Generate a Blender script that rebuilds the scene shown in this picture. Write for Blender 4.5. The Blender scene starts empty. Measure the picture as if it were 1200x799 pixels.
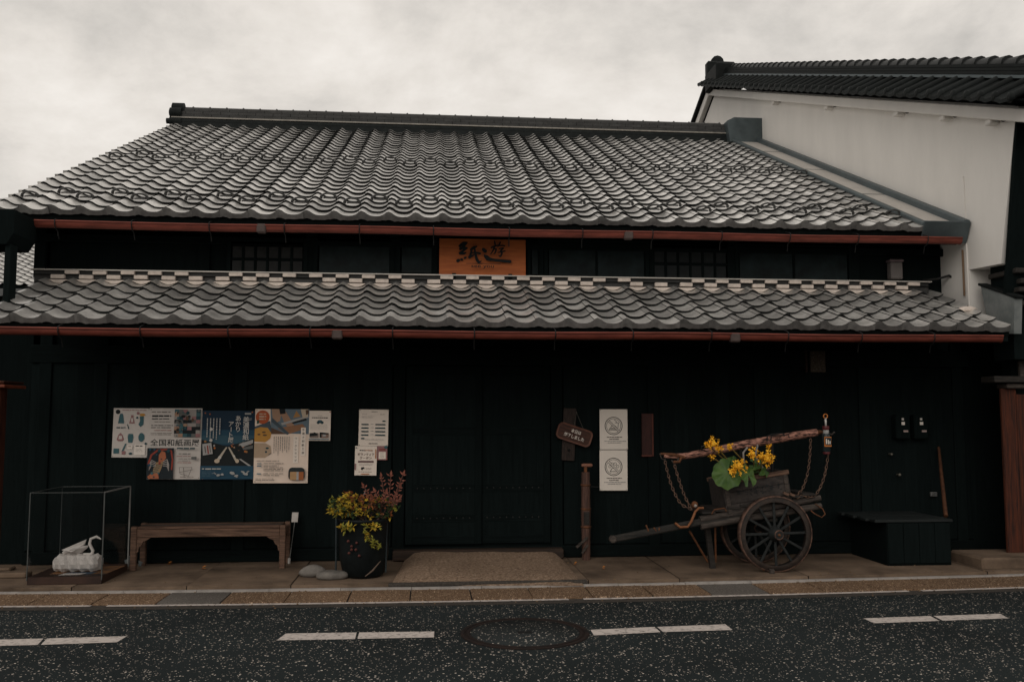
import bpy, bmesh, math, random
from mathutils import Vector, Matrix, Euler
R = math.radians
rng = random.Random(7)
sc = bpy.context.scene
COL = sc.collection

# ------------------------------------------------------------------ camera
F, CX, CY, H = 1050.0, 600.0, 399.5, 1.5
YAW, PITCH = R(5.22), R(4.74)
cam_d = bpy.data.cameras.new('camera'); cam = bpy.data.objects.new('camera', cam_d); COL.objects.link(cam)
cam.location = (0, 0, H); cam.rotation_euler = (math.pi/2 + PITCH, 0, -YAW)
cam_d.sensor_width = 36; cam_d.lens = 36*F/1200; cam_d.clip_end = 2000; cam_d.clip_start = 0.05
sc.camera = cam
RM = Euler((math.pi/2 + PITCH, 0, -YAW)).to_matrix()
def ray(x, y): return RM @ Vector(((x-CX)/F, -(y-CY)/F, -1))
def on_y(x, y, Y): d = ray(x, y); return Vector((0, 0, H)) + d*(Y/d.y)
def on_z(x, y, z=0.): d = ray(x, y); return Vector((0, 0, H)) + d*((z-H)/d.z)
def on_x(x, y, X): d = ray(x, y); return Vector((0, 0, H)) + d*(X/d.x)

# ------------------------------------------------------------------ sky, sun, exposure
SUN_EL, SUN_AZ = R(28), R(-155)         # azimuth from +Y towards +X: behind the camera, to its left
w = bpy.data.worlds.new('World'); sc.world = w; w.use_nodes = True
nt = w.node_tree; nt.nodes.clear(); N = nt.nodes.new; L = nt.links.new
out = N('ShaderNodeOutputWorld'); mixs = N('ShaderNodeMixShader')
sky = N('ShaderNodeTexSky'); sky.sky_type = 'NISHITA'; sky.sun_disc = False
sky.sun_elevation = SUN_EL; sky.sun_rotation = SUN_AZ
b1 = N('ShaderNodeBackground'); b1.inputs[1].default_value = 0.10
b2 = N('ShaderNodeBackground'); b2.inputs[1].default_value = 1.0
tc = N('ShaderNodeTexCoord'); mp = N('ShaderNodeMapping'); mp.inputs['Scale'].default_value = (1.0, 1.0, 1.7)
n1 = N('ShaderNodeTexNoise'); n1.inputs['Scale'].default_value = 4.2; n1.inputs['Detail'].default_value = 12; n1.inputs['Roughness'].default_value = .62; n1.inputs['Distortion'].default_value = .15
n2 = N('ShaderNodeTexNoise'); n2.inputs['Scale'].default_value = 1.2; n2.inputs['Detail'].default_value = 4
cr = N('ShaderNodeValToRGB'); cr.color_ramp.elements[0].position = .30; cr.color_ramp.elements[0].color = (.57, .54, .50, 1)
cr.color_ramp.elements[1].position = .68; cr.color_ramp.elements[1].color = (.95, .90, .84, 1)
e = cr.color_ramp.elements.new(.5); e.color = (.80, .75, .69, 1)
cf = N('ShaderNodeValToRGB'); cf.color_ramp.elements[0].position = .30; cf.color_ramp.elements[0].color = (.8,)*3+(1,)
cf.color_ramp.elements[1].position = .45; cf.color_ramp.elements[1].color = (.97,)*3+(1,)
L(tc.outputs['Generated'], mp.inputs[0]); L(mp.outputs[0], n1.inputs['Vector']); L(mp.outputs[0], n2.inputs['Vector'])
L(n1.outputs['Fac'], cr.inputs[0]); L(cr.outputs[0], b2.inputs[0]); L(n2.outputs['Fac'], cf.inputs[0])
L(sky.outputs[0], b1.inputs[0]); L(cf.outputs[0], mixs.inputs[0]); L(b1.outputs[0], mixs.inputs[1]); L(b2.outputs[0], mixs.inputs[2])
L(mixs.outputs[0], out.inputs[0])
sd = bpy.data.lights.new('sun', 'SUN'); sd.energy = 0.7; sd.angle = R(40); sd.color = (1, .95, .88)
sun = bpy.data.objects.new('sun', sd); COL.objects.link(sun)
sv = Vector((math.sin(SUN_AZ)*math.cos(SUN_EL), math.cos(SUN_AZ)*math.cos(SUN_EL), math.sin(SUN_EL)))
sun.rotation_euler = (-sv).to_track_quat('-Z', 'Y').to_euler(); sun.location = (-3, -6, 20)
vs = sc.view_settings; vs.view_transform = 'Standard'; vs.look = 'None'; vs.gamma = 1; vs.exposure = 0; vs.use_curve_mapping = False

# ------------------------------------------------------------------ materials
MATS = {}
def mat(name, col, rough=.7, metal=0., var=.25, scale=12., bump=.2, bscale=None, col2=None, stretch=(1,1,1), detail=6, spec=.22, rnd=0., coat=0., contrast=.0):
    if name in MATS: return MATS[name]
    m = bpy.data.materials.new(name); m.use_nodes = True; MATS[name] = m
    t = m.node_tree; n = t.nodes; l = t.links; p = n['Principled BSDF']
    c = n.new('ShaderNodeTexCoord'); mpn = n.new('ShaderNodeMapping'); mpn.inputs['Scale'].default_value = stretch
    oi = n.new('ShaderNodeObjectInfo'); va = n.new('ShaderNodeVectorMath'); va.operation = 'ADD'
    sc_ = n.new('ShaderNodeVectorMath'); sc_.operation = 'SCALE'; sc_.inputs[0].default_value = (13.1, 7.7, 3.3); l.new(oi.outputs['Random'], sc_.inputs['Scale'])
    l.new(c.outputs['Object'], va.inputs[0]); l.new(sc_.outputs[0], va.inputs[1]); l.new(va.outputs[0], mpn.inputs[0])
    nz = n.new('ShaderNodeTexNoise'); nz.inputs['Scale'].default_value = scale; nz.inputs['Detail'].default_value = detail; nz.inputs['Roughness'].default_value = .62
    l.new(mpn.outputs[0], nz.inputs['Vector'])
    rp = n.new('ShaderNodeValToRGB'); rp.color_ramp.elements[0].position = .28+contrast; rp.color_ramp.elements[1].position = .74-contrast
    c2 = col2 if col2 else tuple(v*(1+var) for v in col); c1 = tuple(v*(1-var) for v in col) if not col2 else col
    rp.color_ramp.elements[0].color = (*c1, 1); rp.color_ramp.elements[1].color = (*c2, 1)
    l.new(nz.outputs['Fac'], rp.inputs[0])
    src = rp.outputs[0]
    if rnd > 0:
        at = n.new('ShaderNodeAttribute'); at.attribute_name = 'rnd'
        ad = n.new('ShaderNodeMath'); ad.operation = 'ADD'; l.new(oi.outputs['Random'], ad.inputs[0]); l.new(at.outputs['Fac'], ad.inputs[1])
        fr = n.new('ShaderNodeMath'); fr.operation = 'FRACT'; l.new(ad.outputs[0], fr.inputs[0])
        mr = n.new('ShaderNodeMapRange'); mr.inputs['To Min'].default_value = 1-rnd; mr.inputs['To Max'].default_value = 1+rnd; l.new(fr.outputs[0], mr.inputs[0])
        mm = n.new('ShaderNodeVectorMath'); mm.operation = 'SCALE'; l.new(src, mm.inputs[0]); l.new(mr.outputs[0], mm.inputs['Scale']); src = mm.outputs[0]
    l.new(src, p.inputs['Base Color'])
    rr = n.new('ShaderNodeMapRange'); rr.inputs['To Min'].default_value = max(.02, rough-.1); rr.inputs['To Max'].default_value = min(1, rough+.1); l.new(nz.outputs['Fac'], rr.inputs[0]); l.new(rr.outputs[0], p.inputs['Roughness'])
    p.inputs['Metallic'].default_value = metal; p.inputs['Specular IOR Level'].default_value = spec
    p.inputs['Coat Weight'].default_value = coat
    if bump > 0:
        nb = n.new('ShaderNodeTexNoise'); nb.inputs['Scale'].default_value = bscale or scale*3; nb.inputs['Detail'].default_value = 5; l.new(mpn.outputs[0], nb.inputs['Vector'])
        bp = n.new('ShaderNodeBump'); bp.inputs['Strength'].default_value = bump; bp.inputs['Distance'].default_value = .01; l.new(nb.outputs['Fac'], bp.inputs['Height']); l.new(bp.outputs[0], p.inputs['Normal'])
    return m
def flat(name, col, rough=.8, spec=.3):
    return mat(name, col, rough, var=.06, scale=30, bump=0, spec=spec)
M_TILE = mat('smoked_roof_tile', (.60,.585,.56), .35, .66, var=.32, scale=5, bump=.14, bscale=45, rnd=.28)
M_TILED = mat('dark_tile', (.011,.013,.013), .6, 0., spec=.08, var=.4, scale=9, bump=.15, rnd=.2)  # near-black tone, far darker than the main roof tile
M_TLIP = mat('shaded_tile_edge', (.014,.015,.015), .8, .0, var=.3, scale=20, bump=.1, rnd=.2)  # shade lines between courses, put into the colour of lips, sides and undersides
M_TFRONT = mat('eave_tile_front', (.19,.187,.18), .5, .5, var=.35, scale=14, bump=.1, rnd=.25)  # darker copy of the tile, front-face shade put into its colour
M_RING = mat('dark_ring_tile', (.045,.045,.044), .5, .2, var=.3, scale=20, bump=.1)  # rings are plain tile, their front-side shade is put into this colour
M_MORTAR = mat('white_mortar', (.62,.54,.48), .9, var=.18, scale=18, bump=.2)
M_WOOD = mat('black_stained_wood', (.0058,.0088,.0088), .9, var=.25, scale=6, stretch=(8,8,.6), bump=.1, spec=.03, rnd=.15)
M_WOODH = mat('black_stained_beam', (.0056,.0084,.0084), .9, var=.35, scale=6, stretch=(.6,8,8), bump=.1, spec=.03, rnd=.1)
M_DECK = mat('dark_roof_boarding', (.005,.0072,.0072), .9, bump=0, spec=.05)
M_GUT = mat('russet_gutter', (.165,.042,.029), .5, .1, var=.4, scale=5, stretch=(1,6,6), bump=.05)
M_GUTD = mat('dull_gutter_collar', (.075,.055,.05), .6, .2, var=.25)
M_IRON = mat('black_iron', (.02,.02,.02), .55, .5, var=.4, scale=25, bump=.15)
M_RUST = mat('rusty_iron', (.055,.028,.018), .75, .3, col2=(.19,.075,.032), scale=26, bump=.3)
M_PLAST = mat('white_plaster', (.68,.655,.62), .92, var=.06, scale=1.9, detail=12, bump=.12, bscale=25, stretch=(1.4,1.4,.5))
M_PLASTG = mat('weathered_grey_plaster', (.10,.115,.115), .92, col2=(.21,.22,.215), scale=6, detail=9, bump=.15)
M_FLASH = mat('grey_sheet_flashing', (.52,.49,.455), .5, .35, var=.12, scale=3, bump=.05)
M_FLASHD = mat('blue_grey_sheet_metal', (.085,.105,.112), .45, .5, var=.25, scale=4, bump=.06)
M_GLASS = mat('dusty_window_pane', (.009,.015,.016), .5, var=.6, scale=7, bump=0, spec=.1)
M_PANEP = mat('grey_paper_pane', (.022,.023,.023), .8, var=.3, scale=14, bump=0)
M_BROWN = mat('worn_brown_wood', (.03,.017,.012), .8, col2=(.185,.108,.074), scale=9, stretch=(.5,6,6), bump=.3)
M_BROWNV = mat('reddish_brown_post', (.007,.005,.005), .8, col2=(.10,.026,.011), scale=7, stretch=(7,7,.5), bump=.3)
M_WEATH = mat('weathered_grey_wood', (.010,.0095,.009), .85, col2=(.10,.08,.068), scale=10, stretch=(.7,7,7), bump=.4)
M_CARTD = mat('dark_cart_timber', (.010,.010,.010), .8, col2=(.042,.035,.03), scale=11, stretch=(.7,5,5), bump=.4)
M_SPOKE = mat('blackened_spoke_wood', (.015,.017,.017), .6, var=.5, scale=20, bump=.2)
M_RIM = mat('rusty_wheel_tyre', (.03,.02,.017), .7, .1, col2=(.16,.09,.065), scale=22, bump=.4, contrast=.08)
M_CONC = mat('stained_concrete', (.058,.040,.028), .9, col2=(.225,.158,.110), scale=2.2, detail=10, bump=.25, bscale=60)
M_RAMP = mat('pale_concrete_slab', (.15,.108,.080), .9, col2=(.34,.255,.195), scale=7, detail=12, bump=.6, bscale=90)
M_LIP = mat('pale_kerb_lip', (.30,.275,.255), .85, var=.3, scale=8, bump=.3)
M_DIRT = mat('gritty_joint', (.05,.043,.037), .95, var=.5, scale=60, bump=.5)
M_STONE = mat('grey_river_stone', (.085,.078,.07), .75, col2=(.21,.19,.17), scale=9, bump=.25, detail=9)
M_PAINT = mat('worn_white_paint', (.10,.092,.087), .85, col2=(.49,.435,.40), scale=28, bump=.3, detail=12, contrast=.0)
M_PAINT.node_tree.nodes['Color Ramp'].color_ramp.elements[1].position = .50
M_ORANGE = mat('orange_varnished_board', (.29,.075,.022), .6, col2=(.48,.142,.042), scale=4, stretch=(.8,5,9), bump=.12)
M_INK = flat('black_ink', (.008,.011,.012))
M_BLACK = mat('black_lacquer', (.007,.010,.010), .85, var=.3, scale=12, bump=.05, spec=.04)

def speck(name, base, base2, speckc, cell, prob, grain, rough=.9, big=None):
    m = bpy.data.materials.new(name); m.use_nodes = True; t = m.node_tree; n = t.nodes; l = t.links; p = n['Principled BSDF']
    c = n.new('ShaderNodeTexCoord')
    nz = n.new('ShaderNodeTexNoise'); nz.inputs['Scale'].default_value = grain; nz.inputs['Detail'].default_value = 4; nz.inputs['Roughness'].default_value = .7; l.new(c.outputs['Object'], nz.inputs['Vector'])
    rp = n.new('ShaderNodeValToRGB'); rp.color_ramp.elements[0].position = .32; rp.color_ramp.elements[1].position = .72; rp.color_ramp.elements[0].color = (*base,1); rp.color_ramp.elements[1].color = (*base2,1); l.new(nz.outputs['Fac'], rp.inputs[0])
    wear = n.new('ShaderNodeTexNoise'); wear.inputs['Scale'].default_value = .9; wear.inputs['Detail'].default_value = 6; l.new(c.outputs['Object'], wear.inputs['Vector'])
    wr = n.new('ShaderNodeMapRange'); wr.inputs['From Min'].default_value = .3; wr.inputs['From Max'].default_value = .7; wr.inputs['To Min'].default_value = .75; wr.inputs['To Max'].default_value = 1.25; l.new(wear.outputs['Fac'], wr.inputs[0])
    ws = n.new('ShaderNodeVectorMath'); ws.operation = 'SCALE'; l.new(rp.outputs[0], ws.inputs[0]); l.new(wr.outputs[0], ws.inputs['Scale'])
    src = ws.outputs[0]; hsrc = None
    for k, (cl, pr) in enumerate(((cell, prob), (cell*1.9, prob*.8))):
        v = n.new('ShaderNodeTexVoronoi'); v.inputs['Scale'].default_value = cl; l.new(c.outputs['Object'], v.inputs['Vector'])
        sep = n.new('ShaderNodeSeparateColor'); l.new(v.outputs['Color'], sep.inputs[0])
        g = n.new('ShaderNodeMath'); g.operation = 'LESS_THAN'; g.inputs[1].default_value = pr; l.new(sep.outputs[0], g.inputs[0])
        d = n.new('ShaderNodeMath'); d.operation = 'LESS_THAN'; d.inputs[1].default_value = .38; l.new(v.outputs['Distance'], d.inputs[0])
        mu = n.new('ShaderNodeMath'); mu.operation = 'MULTIPLY'; l.new(g.outputs[0], mu.inputs[0]); l.new(d.outputs[0], mu.inputs[1])
        br = n.new('ShaderNodeVectorMath'); br.operation = 'SCALE'; br.inputs[0].default_value = speckc
        mr = n.new('ShaderNodeMapRange'); mr.inputs['To Min'].default_value = .25; mr.inputs['To Max'].default_value = 1.; l.new(sep.outputs[1], mr.inputs[0]); l.new(mr.outputs[0], br.inputs['Scale'])
        mx = n.new('ShaderNodeMix'); mx.data_type = 'RGBA'; l.new(mu.outputs[0], mx.inputs[0]); l.new(src, mx.inputs[6]); l.new(br.outputs[0], mx.inputs[7]); src = mx.outputs[2]
    l.new(src, p.inputs['Base Color']); p.inputs['Roughness'].default_value = rough; p.inputs['Specular IOR Level'].default_value = .1
    bp = n.new('ShaderNodeBump'); bp.inputs['Strength'].default_value = .6; bp.inputs['Distance'].default_value = .006; l.new(nz.outputs['Fac'], bp.inputs['Height']); l.new(bp.outputs[0], p.inputs['Normal'])
    return m
M_ASPH = speck('speckled_asphalt', (.0055,.0085,.0092), (.028,.034,.035), (.66,.58,.51), 56, .10, 150)
M_AGG = speck('brown_exposed_aggregate', (.035,.022,.014), (.27,.17,.105), (.60,.43,.29), 62, .24, 70)
M_ASPHM = speck('manhole_asphalt', (.008,.011,.0115), (.038,.042,.0425), (.66,.58,.51), 58, .10, 140)
M_RAMP = speck('pale_concrete_slab', (.09,.058,.039), (.36,.255,.18), (.45,.35,.27), 75, .08, 45)
M_AGGG = speck('grey_aggregate_concrete', (.06,.054,.048), (.17,.15,.135), (.3,.27,.24), 90, .05, 60)

# ------------------------------------------------------------------ mesh helpers
class MB:
    def __init__(s): s.v = []; s.f = []; s.sm = []
    def add(s, verts, faces, smooth=False):
        o = len(s.v); s.v += [tuple(v) for v in verts]; s.f += [tuple(i+o for i in f) for f in faces]; s.sm += [smooth]*len(faces); return s
    def box(s, x0, x1, y0, y1, z0, z1, bev=0, M=None):
        x0, x1 = min(x0,x1), max(x0,x1); y0, y1 = min(y0,y1), max(y0,y1); z0, z1 = min(z0,z1), max(z0,z1)
        v = [Vector((x,y,z)) for z in (z0,z1) for y in (y0,y1) for x in (x0,x1)]
        f = [(0,2,3,1),(4,5,7,6),(0,1,5,4),(2,6,7,3),(0,4,6,2),(1,3,7,5)]
        if bev > 0:
            bm = bmesh.new(); bv = [bm.verts.new(a) for a in v]
            for q in f: bm.faces.new([bv[i] for i in q])
            bmesh.ops.bevel(bm, geom=bm.edges[:], offset=bev, segments=1, affect='EDGES'); bm.verts.index_update()
            v = [a.co.copy() for a in bm.verts]; f = [[a.index for a in q.verts] for q in bm.faces]; bm.free()
        if M: v = [M @ a for a in v]
        return s.add(v, f)
    def bar(s, a, b, wx, wz=None, up=Vector((0,0,1)), bev=0):
        a, b = Vector(a), Vector(b); d = (b-a); l = d.length; d.normalize()
        sd = d.cross(up); 
        if sd.length < 1e-4: sd = d.cross(Vector((1,0,0)))
        sd.normalize(); u = sd.cross(d); wz = wz or wx
        M = Matrix.Translation(a) @ Matrix((d, sd, u)).transposed().to_4x4()
        return s.box(0, l, -wx/2, wx/2, -wz/2, wz/2, bev, M)
    def tube(s, pts, r, n=8, cap=True):
        pts = [Vector(p) for p in pts]; k = len(pts); rs = r if isinstance(r, (list, tuple)) else [r]*k
        t0 = (pts[1]-pts[0]).normalized(); ref = Vector((0,0,1)) if abs(t0.z) < .9 else Vector((1,0,0)); u = t0.cross(ref).normalized()
        vs_ = []
        for i, p in enumerate(pts):
            t = (pts[min(i+1,k-1)]-pts[max(i-1,0)]).normalized(); u = (u - t*u.dot(t)).normalized(); w_ = t.cross(u)
            vs_ += [p + (u*math.cos(2*math.pi*j/n) + w_*math.sin(2*math.pi*j/n))*rs[i] for j in range(n)]
        f = [(i*n+j, i*n+(j+1)%n, (i+1)*n+(j+1)%n, (i+1)*n+j) for i in range(k-1) for j in range(n)]
        s.add(vs_, f, True)
        if cap: s.add(vs_[:n], [tuple(range(n))[::-1]]); s.add(vs_[-n:], [tuple(range(n))])
        return s
    def lathe(s, prof, c=(0,0,0), n=20, axis='z', cap=True):
        c = Vector(c); vs_ = []
        for r, h in prof:
            for j in range(n):
                a = 2*math.pi*j/n; p = Vector((r*math.cos(a), r*math.sin(a), h))
                if axis == 'y': p = Vector((p.x, p.z, p.y))
                if axis == 'x': p = Vector((p.z, p.x, p.y))
                vs_.append(c+p)
        k = len(prof); f = [(i*n+j, i*n+(j+1)%n, (i+1)*n+(j+1)%n, (i+1)*n+j) for i in range(k-1) for j in range(n)]
        s.add(vs_, f, True)
        if cap and prof[0][0] > 1e-5: s.add(vs_[:n], [tuple(range(n))[::-1]])
        if cap and prof[-1][0] > 1e-5: s.add(vs_[-n:], [tuple(range(n))])
        return s
    def torus(s, c, R_, r, ax='y', n=16, m=6, a0=0, a1=2*math.pi, sx=1., sz=1.):
        c = Vector(c); full = abs(a1-a0-2*math.pi) < 1e-6; k = n if full else n+1; vs_ = []
        for i in range(k):
            a = a0+(a1-a0)*i/n
            for j in range(m):
                b = 2*math.pi*j/m; q = R_ + r*math.cos(b)
                p = Vector((q*math.cos(a)*sx, r*math.sin(b), q*math.sin(a)*sz))
                if ax == 'x': p = Vector((p.y, p.x, p.z))
                if ax == 'z': p = Vector((p.x, p.z, p.y))
                vs_.append(c+p)
        f = [(i*m+j, ((i+1)%k)*m+j, ((i+1)%k)*m+(j+1)%m, i*m+(j+1)%m) for i in range(n) for j in range(m)]
        return s.add(vs_, f, True)
    def prism(s, poly, d0, d1, axis='y'):     # poly: 2D points; extruded along axis
        n = len(poly)
        def P(a, b, d): return {'y': (a, d, b), 'x': (d, a, b), 'z': (a, b, d)}[axis]
        v = [P(a,b,d0) for a,b in poly] + [P(a,b,d1) for a,b in poly]
        return s.add(v, [tuple(range(n)), tuple(range(2*n-1,n-1,-1))] + [(i, (i+1)%n, n+(i+1)%n, n+i) for i in range(n)])
    def mesh(s, name, m):
        me = bpy.data.meshes.new(name); me.from_pydata(s.v, [], s.f); me.polygons.foreach_set('use_smooth', s.sm)
        if m: me.materials.append(m)
        bm = bmesh.new(); bm.from_mesh(me); bmesh.ops.recalc_face_normals(bm, faces=bm.faces[:]); bm.to_mesh(me); bm.free(); me.update(); return me
    def build(s, name, m, parent=None, local=False):
        if parent is not None and not local:
            o = org(parent); s.v = [(v[0]-o.x, v[1]-o.y, v[2]-o.z) for v in s.v]
        return link(name, s.mesh(name, m), parent)
def org(o):
    v = Vector(o.location)
    while o.parent: o = o.parent; v = v + Vector(o.location)
    return v
def link(name, me, parent=None, loc=(0,0,0), rot=(0,0,0)):
    o = bpy.data.objects.new(name, me); COL.objects.link(o); o.location = loc; o.rotation_euler = rot
    if parent is not None: o.parent = parent
    return o
def tag(o, label=None, cat=None, group=None, kind=None):
    if label: o['label'] = label
    if cat: o['category'] = cat
    if group: o['group'] = group
    if kind: o['kind'] = kind
    return o
def thing(name, loc, label, cat, group=None): return tag(link(name, None, None, loc), label, cat, group)
def struct(name, mb, m): return tag(mb.build(name, m), kind='structure')

_glyph = {}
def text2d(body, bold=0.):
    k = (body, bold)
    if k in _glyph: return _glyph[k]
    c = bpy.data.curves.new('t', 'FONT'); c.body = body; c.size = 1; c.offset = bold; c.resolution_u = 3; c.dimensions = '2D'; c.fill_mode = 'FRONT'
    o = bpy.data.objects.new('t', c); COL.objects.link(o); dg = bpy.context.evaluated_depsgraph_get()
    me = bpy.data.meshes.new_from_object(o.evaluated_get(dg))
    v = [(a.co.x, a.co.y) for a in me.vertices]; f = [tuple(p.vertices) for p in me.polygons]
    bpy.data.objects.remove(o); bpy.data.curves.remove(c); bpy.data.meshes.remove(me)
    if v:
        x0 = min(a[0] for a in v); x1 = max(a[0] for a in v); y0 = min(a[1] for a in v); y1 = max(a[1] for a in v)
    else: x0 = x1 = y0 = y1 = 0
    _glyph[k] = (v, f, x0, x1, y0, y1); return _glyph[k]
def brush(pts, wds, n=5):       # a brush stroke: 2D outline of a polyline with varying width
    P = []; Wd = []
    for i in range(len(pts)-1):
        for k in range(n):
            t = k/n; q = [pts[max(i-1,0)], pts[i], pts[i+1], pts[min(i+2,len(pts)-1)]]
            def cm(a,b,c_,d): return .5*((2*b)+(-a+c_)*t+(2*a-5*b+4*c_-d)*t*t+(-a+3*b-3*c_+d)*t**3)
            P.append(Vector((cm(*[a[0] for a in q]), cm(*[a[1] for a in q])))); Wd.append(wds[i]*(1-t)+wds[i+1]*t)
    P.append(Vector(pts[-1])); Wd.append(wds[-1]); v = []; f = []
    for i, p in enumerate(P):
        t = (P[min(i+1,len(P)-1)]-P[max(i-1,0)]); t = t.normalized() if t.length > 0 else Vector((1,0)); nn = Vector((-t.y, t.x))*Wd[i]/2
        v += [tuple(p+nn), tuple(p-nn)]
        if i: f.append((2*i-2, 2*i, 2*i+1, 2*i-1))
    for idx in (0, len(P)-1):
        o = len(v); v += [(P[idx].x+Wd[idx]/2*math.cos(a*math.pi/4), P[idx].y+Wd[idx]/2*math.sin(a*math.pi/4)) for a in range(8)]; f.append(tuple(range(o, o+8)))
    return v, f

# ================================================================== SETTING: ground, road, gutter strip, pavement
import numpy as np
def fitc(pts, z):
    P = [on_z(x, y, z) for x, y in pts]; c = np.polyfit([p.x for p in P], [p.y for p in P], 2)
    x0, x1 = P[0].x, P[-1].x
    def g(X):
        if x0 <= X <= x1: return float(np.polyval(c, X))
        e_ = x0 if X < x0 else x1; return float(np.polyval(c, e_) + (2*c[0]*e_+c[1])*(X-e_))
    return g
g_road = fitc([(0,711.5),(400,707.5),(800,700),(1200,689)], .006)     # street side of the white edge line
g_lip = fitc([(0,693.5),(400,689.5),(800,682.3),(1200,672.5)], .03)   # pale lip between slabs and pavement
g_pave = fitc([(0,688.5),(400,684.5),(800,677.5),(1200,668.5)], .045)
XS = [-14+i*.5 for i in range(63)]
def ribbon(fa, fb, z, thick=0.0, xs=XS, jit=0):
    m = MB()
    top = [(x, fa(x), z) for x in xs] + [(x, fb(x), z) for x in xs]; n = len(xs)
    m.add(top, [(i, i+1, n+i+1, n+i) for i in range(n-1)])
    if thick:
        bot = [(x, fa(x), z-thick) for x in xs]
        m.add(top[:n]+bot, [(i, i+1, n+i+1, n+i) for i in range(n-1)])
    return m
struct('ground', MB().box(-400,400,-400,400,-.06,-.03), M_DIRT)
road = struct('road', MB().add([(x, y, 0) for y in (-6, 8.2) for x in (-60, 60)], [(0,1,3,2)]), M_ASPH)
# broken centre dashes, each of two laid strips
def quad_on_road(pts, z=.004): return [on_z(x, y, z) for x, y in pts]
for q in ([(-30,749.5),(51,747.6),(44,755.2),(-38,757)], [(55,747.5),(149,744.8),(137,752),(48,755)],
          [(335,741.8),(418,740.5),(416,748.3),(324,749.8)], [(421,740.5),(509,739.3),(508.5,746.3),(419,748)],
          [(692,737.5),(767,734),(774,740.2),(696,744)], [(770,734),(850,731),(858.5,737.6),(777,740)],
          [(1012,724),(1090,721.3),(1101,727),(1024,729.8)], [(1094,721.2),(1172,718.6),(1182,724),(1105,726.8)]):
    p = quad_on_road(q); m = MB(); m.add(p, [(0,1,2,3)]); m.build('lane_marking', M_PAINT, road)
# patched strip beside the dash
strip = tag(ribbon(lambda x: g_road(x)-.10, lambda x: g_pave(x)+.05, .003).build('gutter_strip', M_DIRT), kind='structure')
for a in range(-30, 50):                          # white edge line in short worn lengths
    x0 = a*.42; x1 = x0+.417
    if a in (-12, -7, 2, 9): x1 -= .12
    m = MB(); m.box(0,.001,0,.001,0,.001)
    m = MB(); m.add([(x0, g_road(x0), .008), (x1, g_road(x1), .008), (x1, g_road(x1)+.055, .008), (x0, g_road(x0)+.055, .008)], [(0,1,2,3)]); m.build('edge_line', M_PAINT, strip)
jx = on_z(482, 695, .01).x
for k in range(-22, 24):                          # aggregate slabs, half a metre each
    x0 = jx + k*.5; x1 = x0+.488
    pc = (x0+x1)/2; px_g = (k in (-4,) or k == 5)
    ya0, ya1 = g_road(x0)+.062, g_road(x1)+.062; yb0, yb1 = g_lip(x0)-.02, g_lip(x1)-.02
    zt = .016+rng.uniform(-.002,.002); sk = rng.uniform(-.006,.006)
    m = MB(); m.prism([(x0+sk,ya0),(x1+sk,ya1),(x1,yb1),(x0,yb0)], -.02, zt, 'z')
    m.build('gutter_slab', M_AGGG if px_g else M_AGG, strip)
for k in range(-20, 22):
    x0 = jx + k*.6; x1 = x0+.596
    m = MB(); m.prism([(x0,g_lip(x0)-.018),(x1,g_lip(x1)-.018),(x1,g_lip(x1)+.022),(x0,g_lip(x0)+.022)], -.02, .032+rng.uniform(-.002,.002), 'z'); m.build('lip_stone', M_LIP, strip)
pave = tag(ribbon(lambda x: g_pave(x)+.02, lambda x: 9.9, .02).build('pavement', M_DIRT), kind='structure')
def z_pave(): return .045
cuts = [-14,-12,-10,-8,-6.2,-4.2] + [on_z(x, 680, .045).x for x in (100,228,345,560,690,800,960)] + [5.2,6.8,8.4,10,12,14]
for a, b in zip(cuts[:-1], cuts[1:]):
    n = max(2, int((b-a)/.5)+1); xs = [a+.004+(b-a-.008)*i/n for i in range(n+1)]
    m = ribbon(lambda x: g_pave(x)+rng.uniform(-.006,.006), lambda x: 9.6, .045+rng.uniform(-.003,.002), .05, xs); m.build('paving_slab', M_CONC, pave)

# manhole cover set in the road
mc = on_z(615, 741.5, 0); mr_ = .445
man = thing('manhole_cover', (mc.x, mc.y, 0), 'round iron manhole ring filled with speckled asphalt, set in the road', 'manhole')
m = MB(); m.lathe([(mr_-.066,.0005),(mr_-.066,.007),(mr_-.044,.007),(mr_-.044,.002),(mr_-.028,.002),(mr_-.028,.008),(mr_,.008),(mr_,.0005)], n=64, cap=False); m.build('frame_ring', mat('rusted_ring', (.004,.004,.004), .8, .0, col2=(.022,.011,.008), scale=14), man, True)
m = MB(); m.lathe([(0,.006),(mr_-.068,.006),(mr_-.068,.0005)], n=64); m.build('asphalt_infill', M_ASPHM, man, True)
m = MB(); m.box(-.05,.05,-.035,.035,.0055,.0075,.001); m.build('lifting_plate', M_IRON, man, True)

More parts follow.
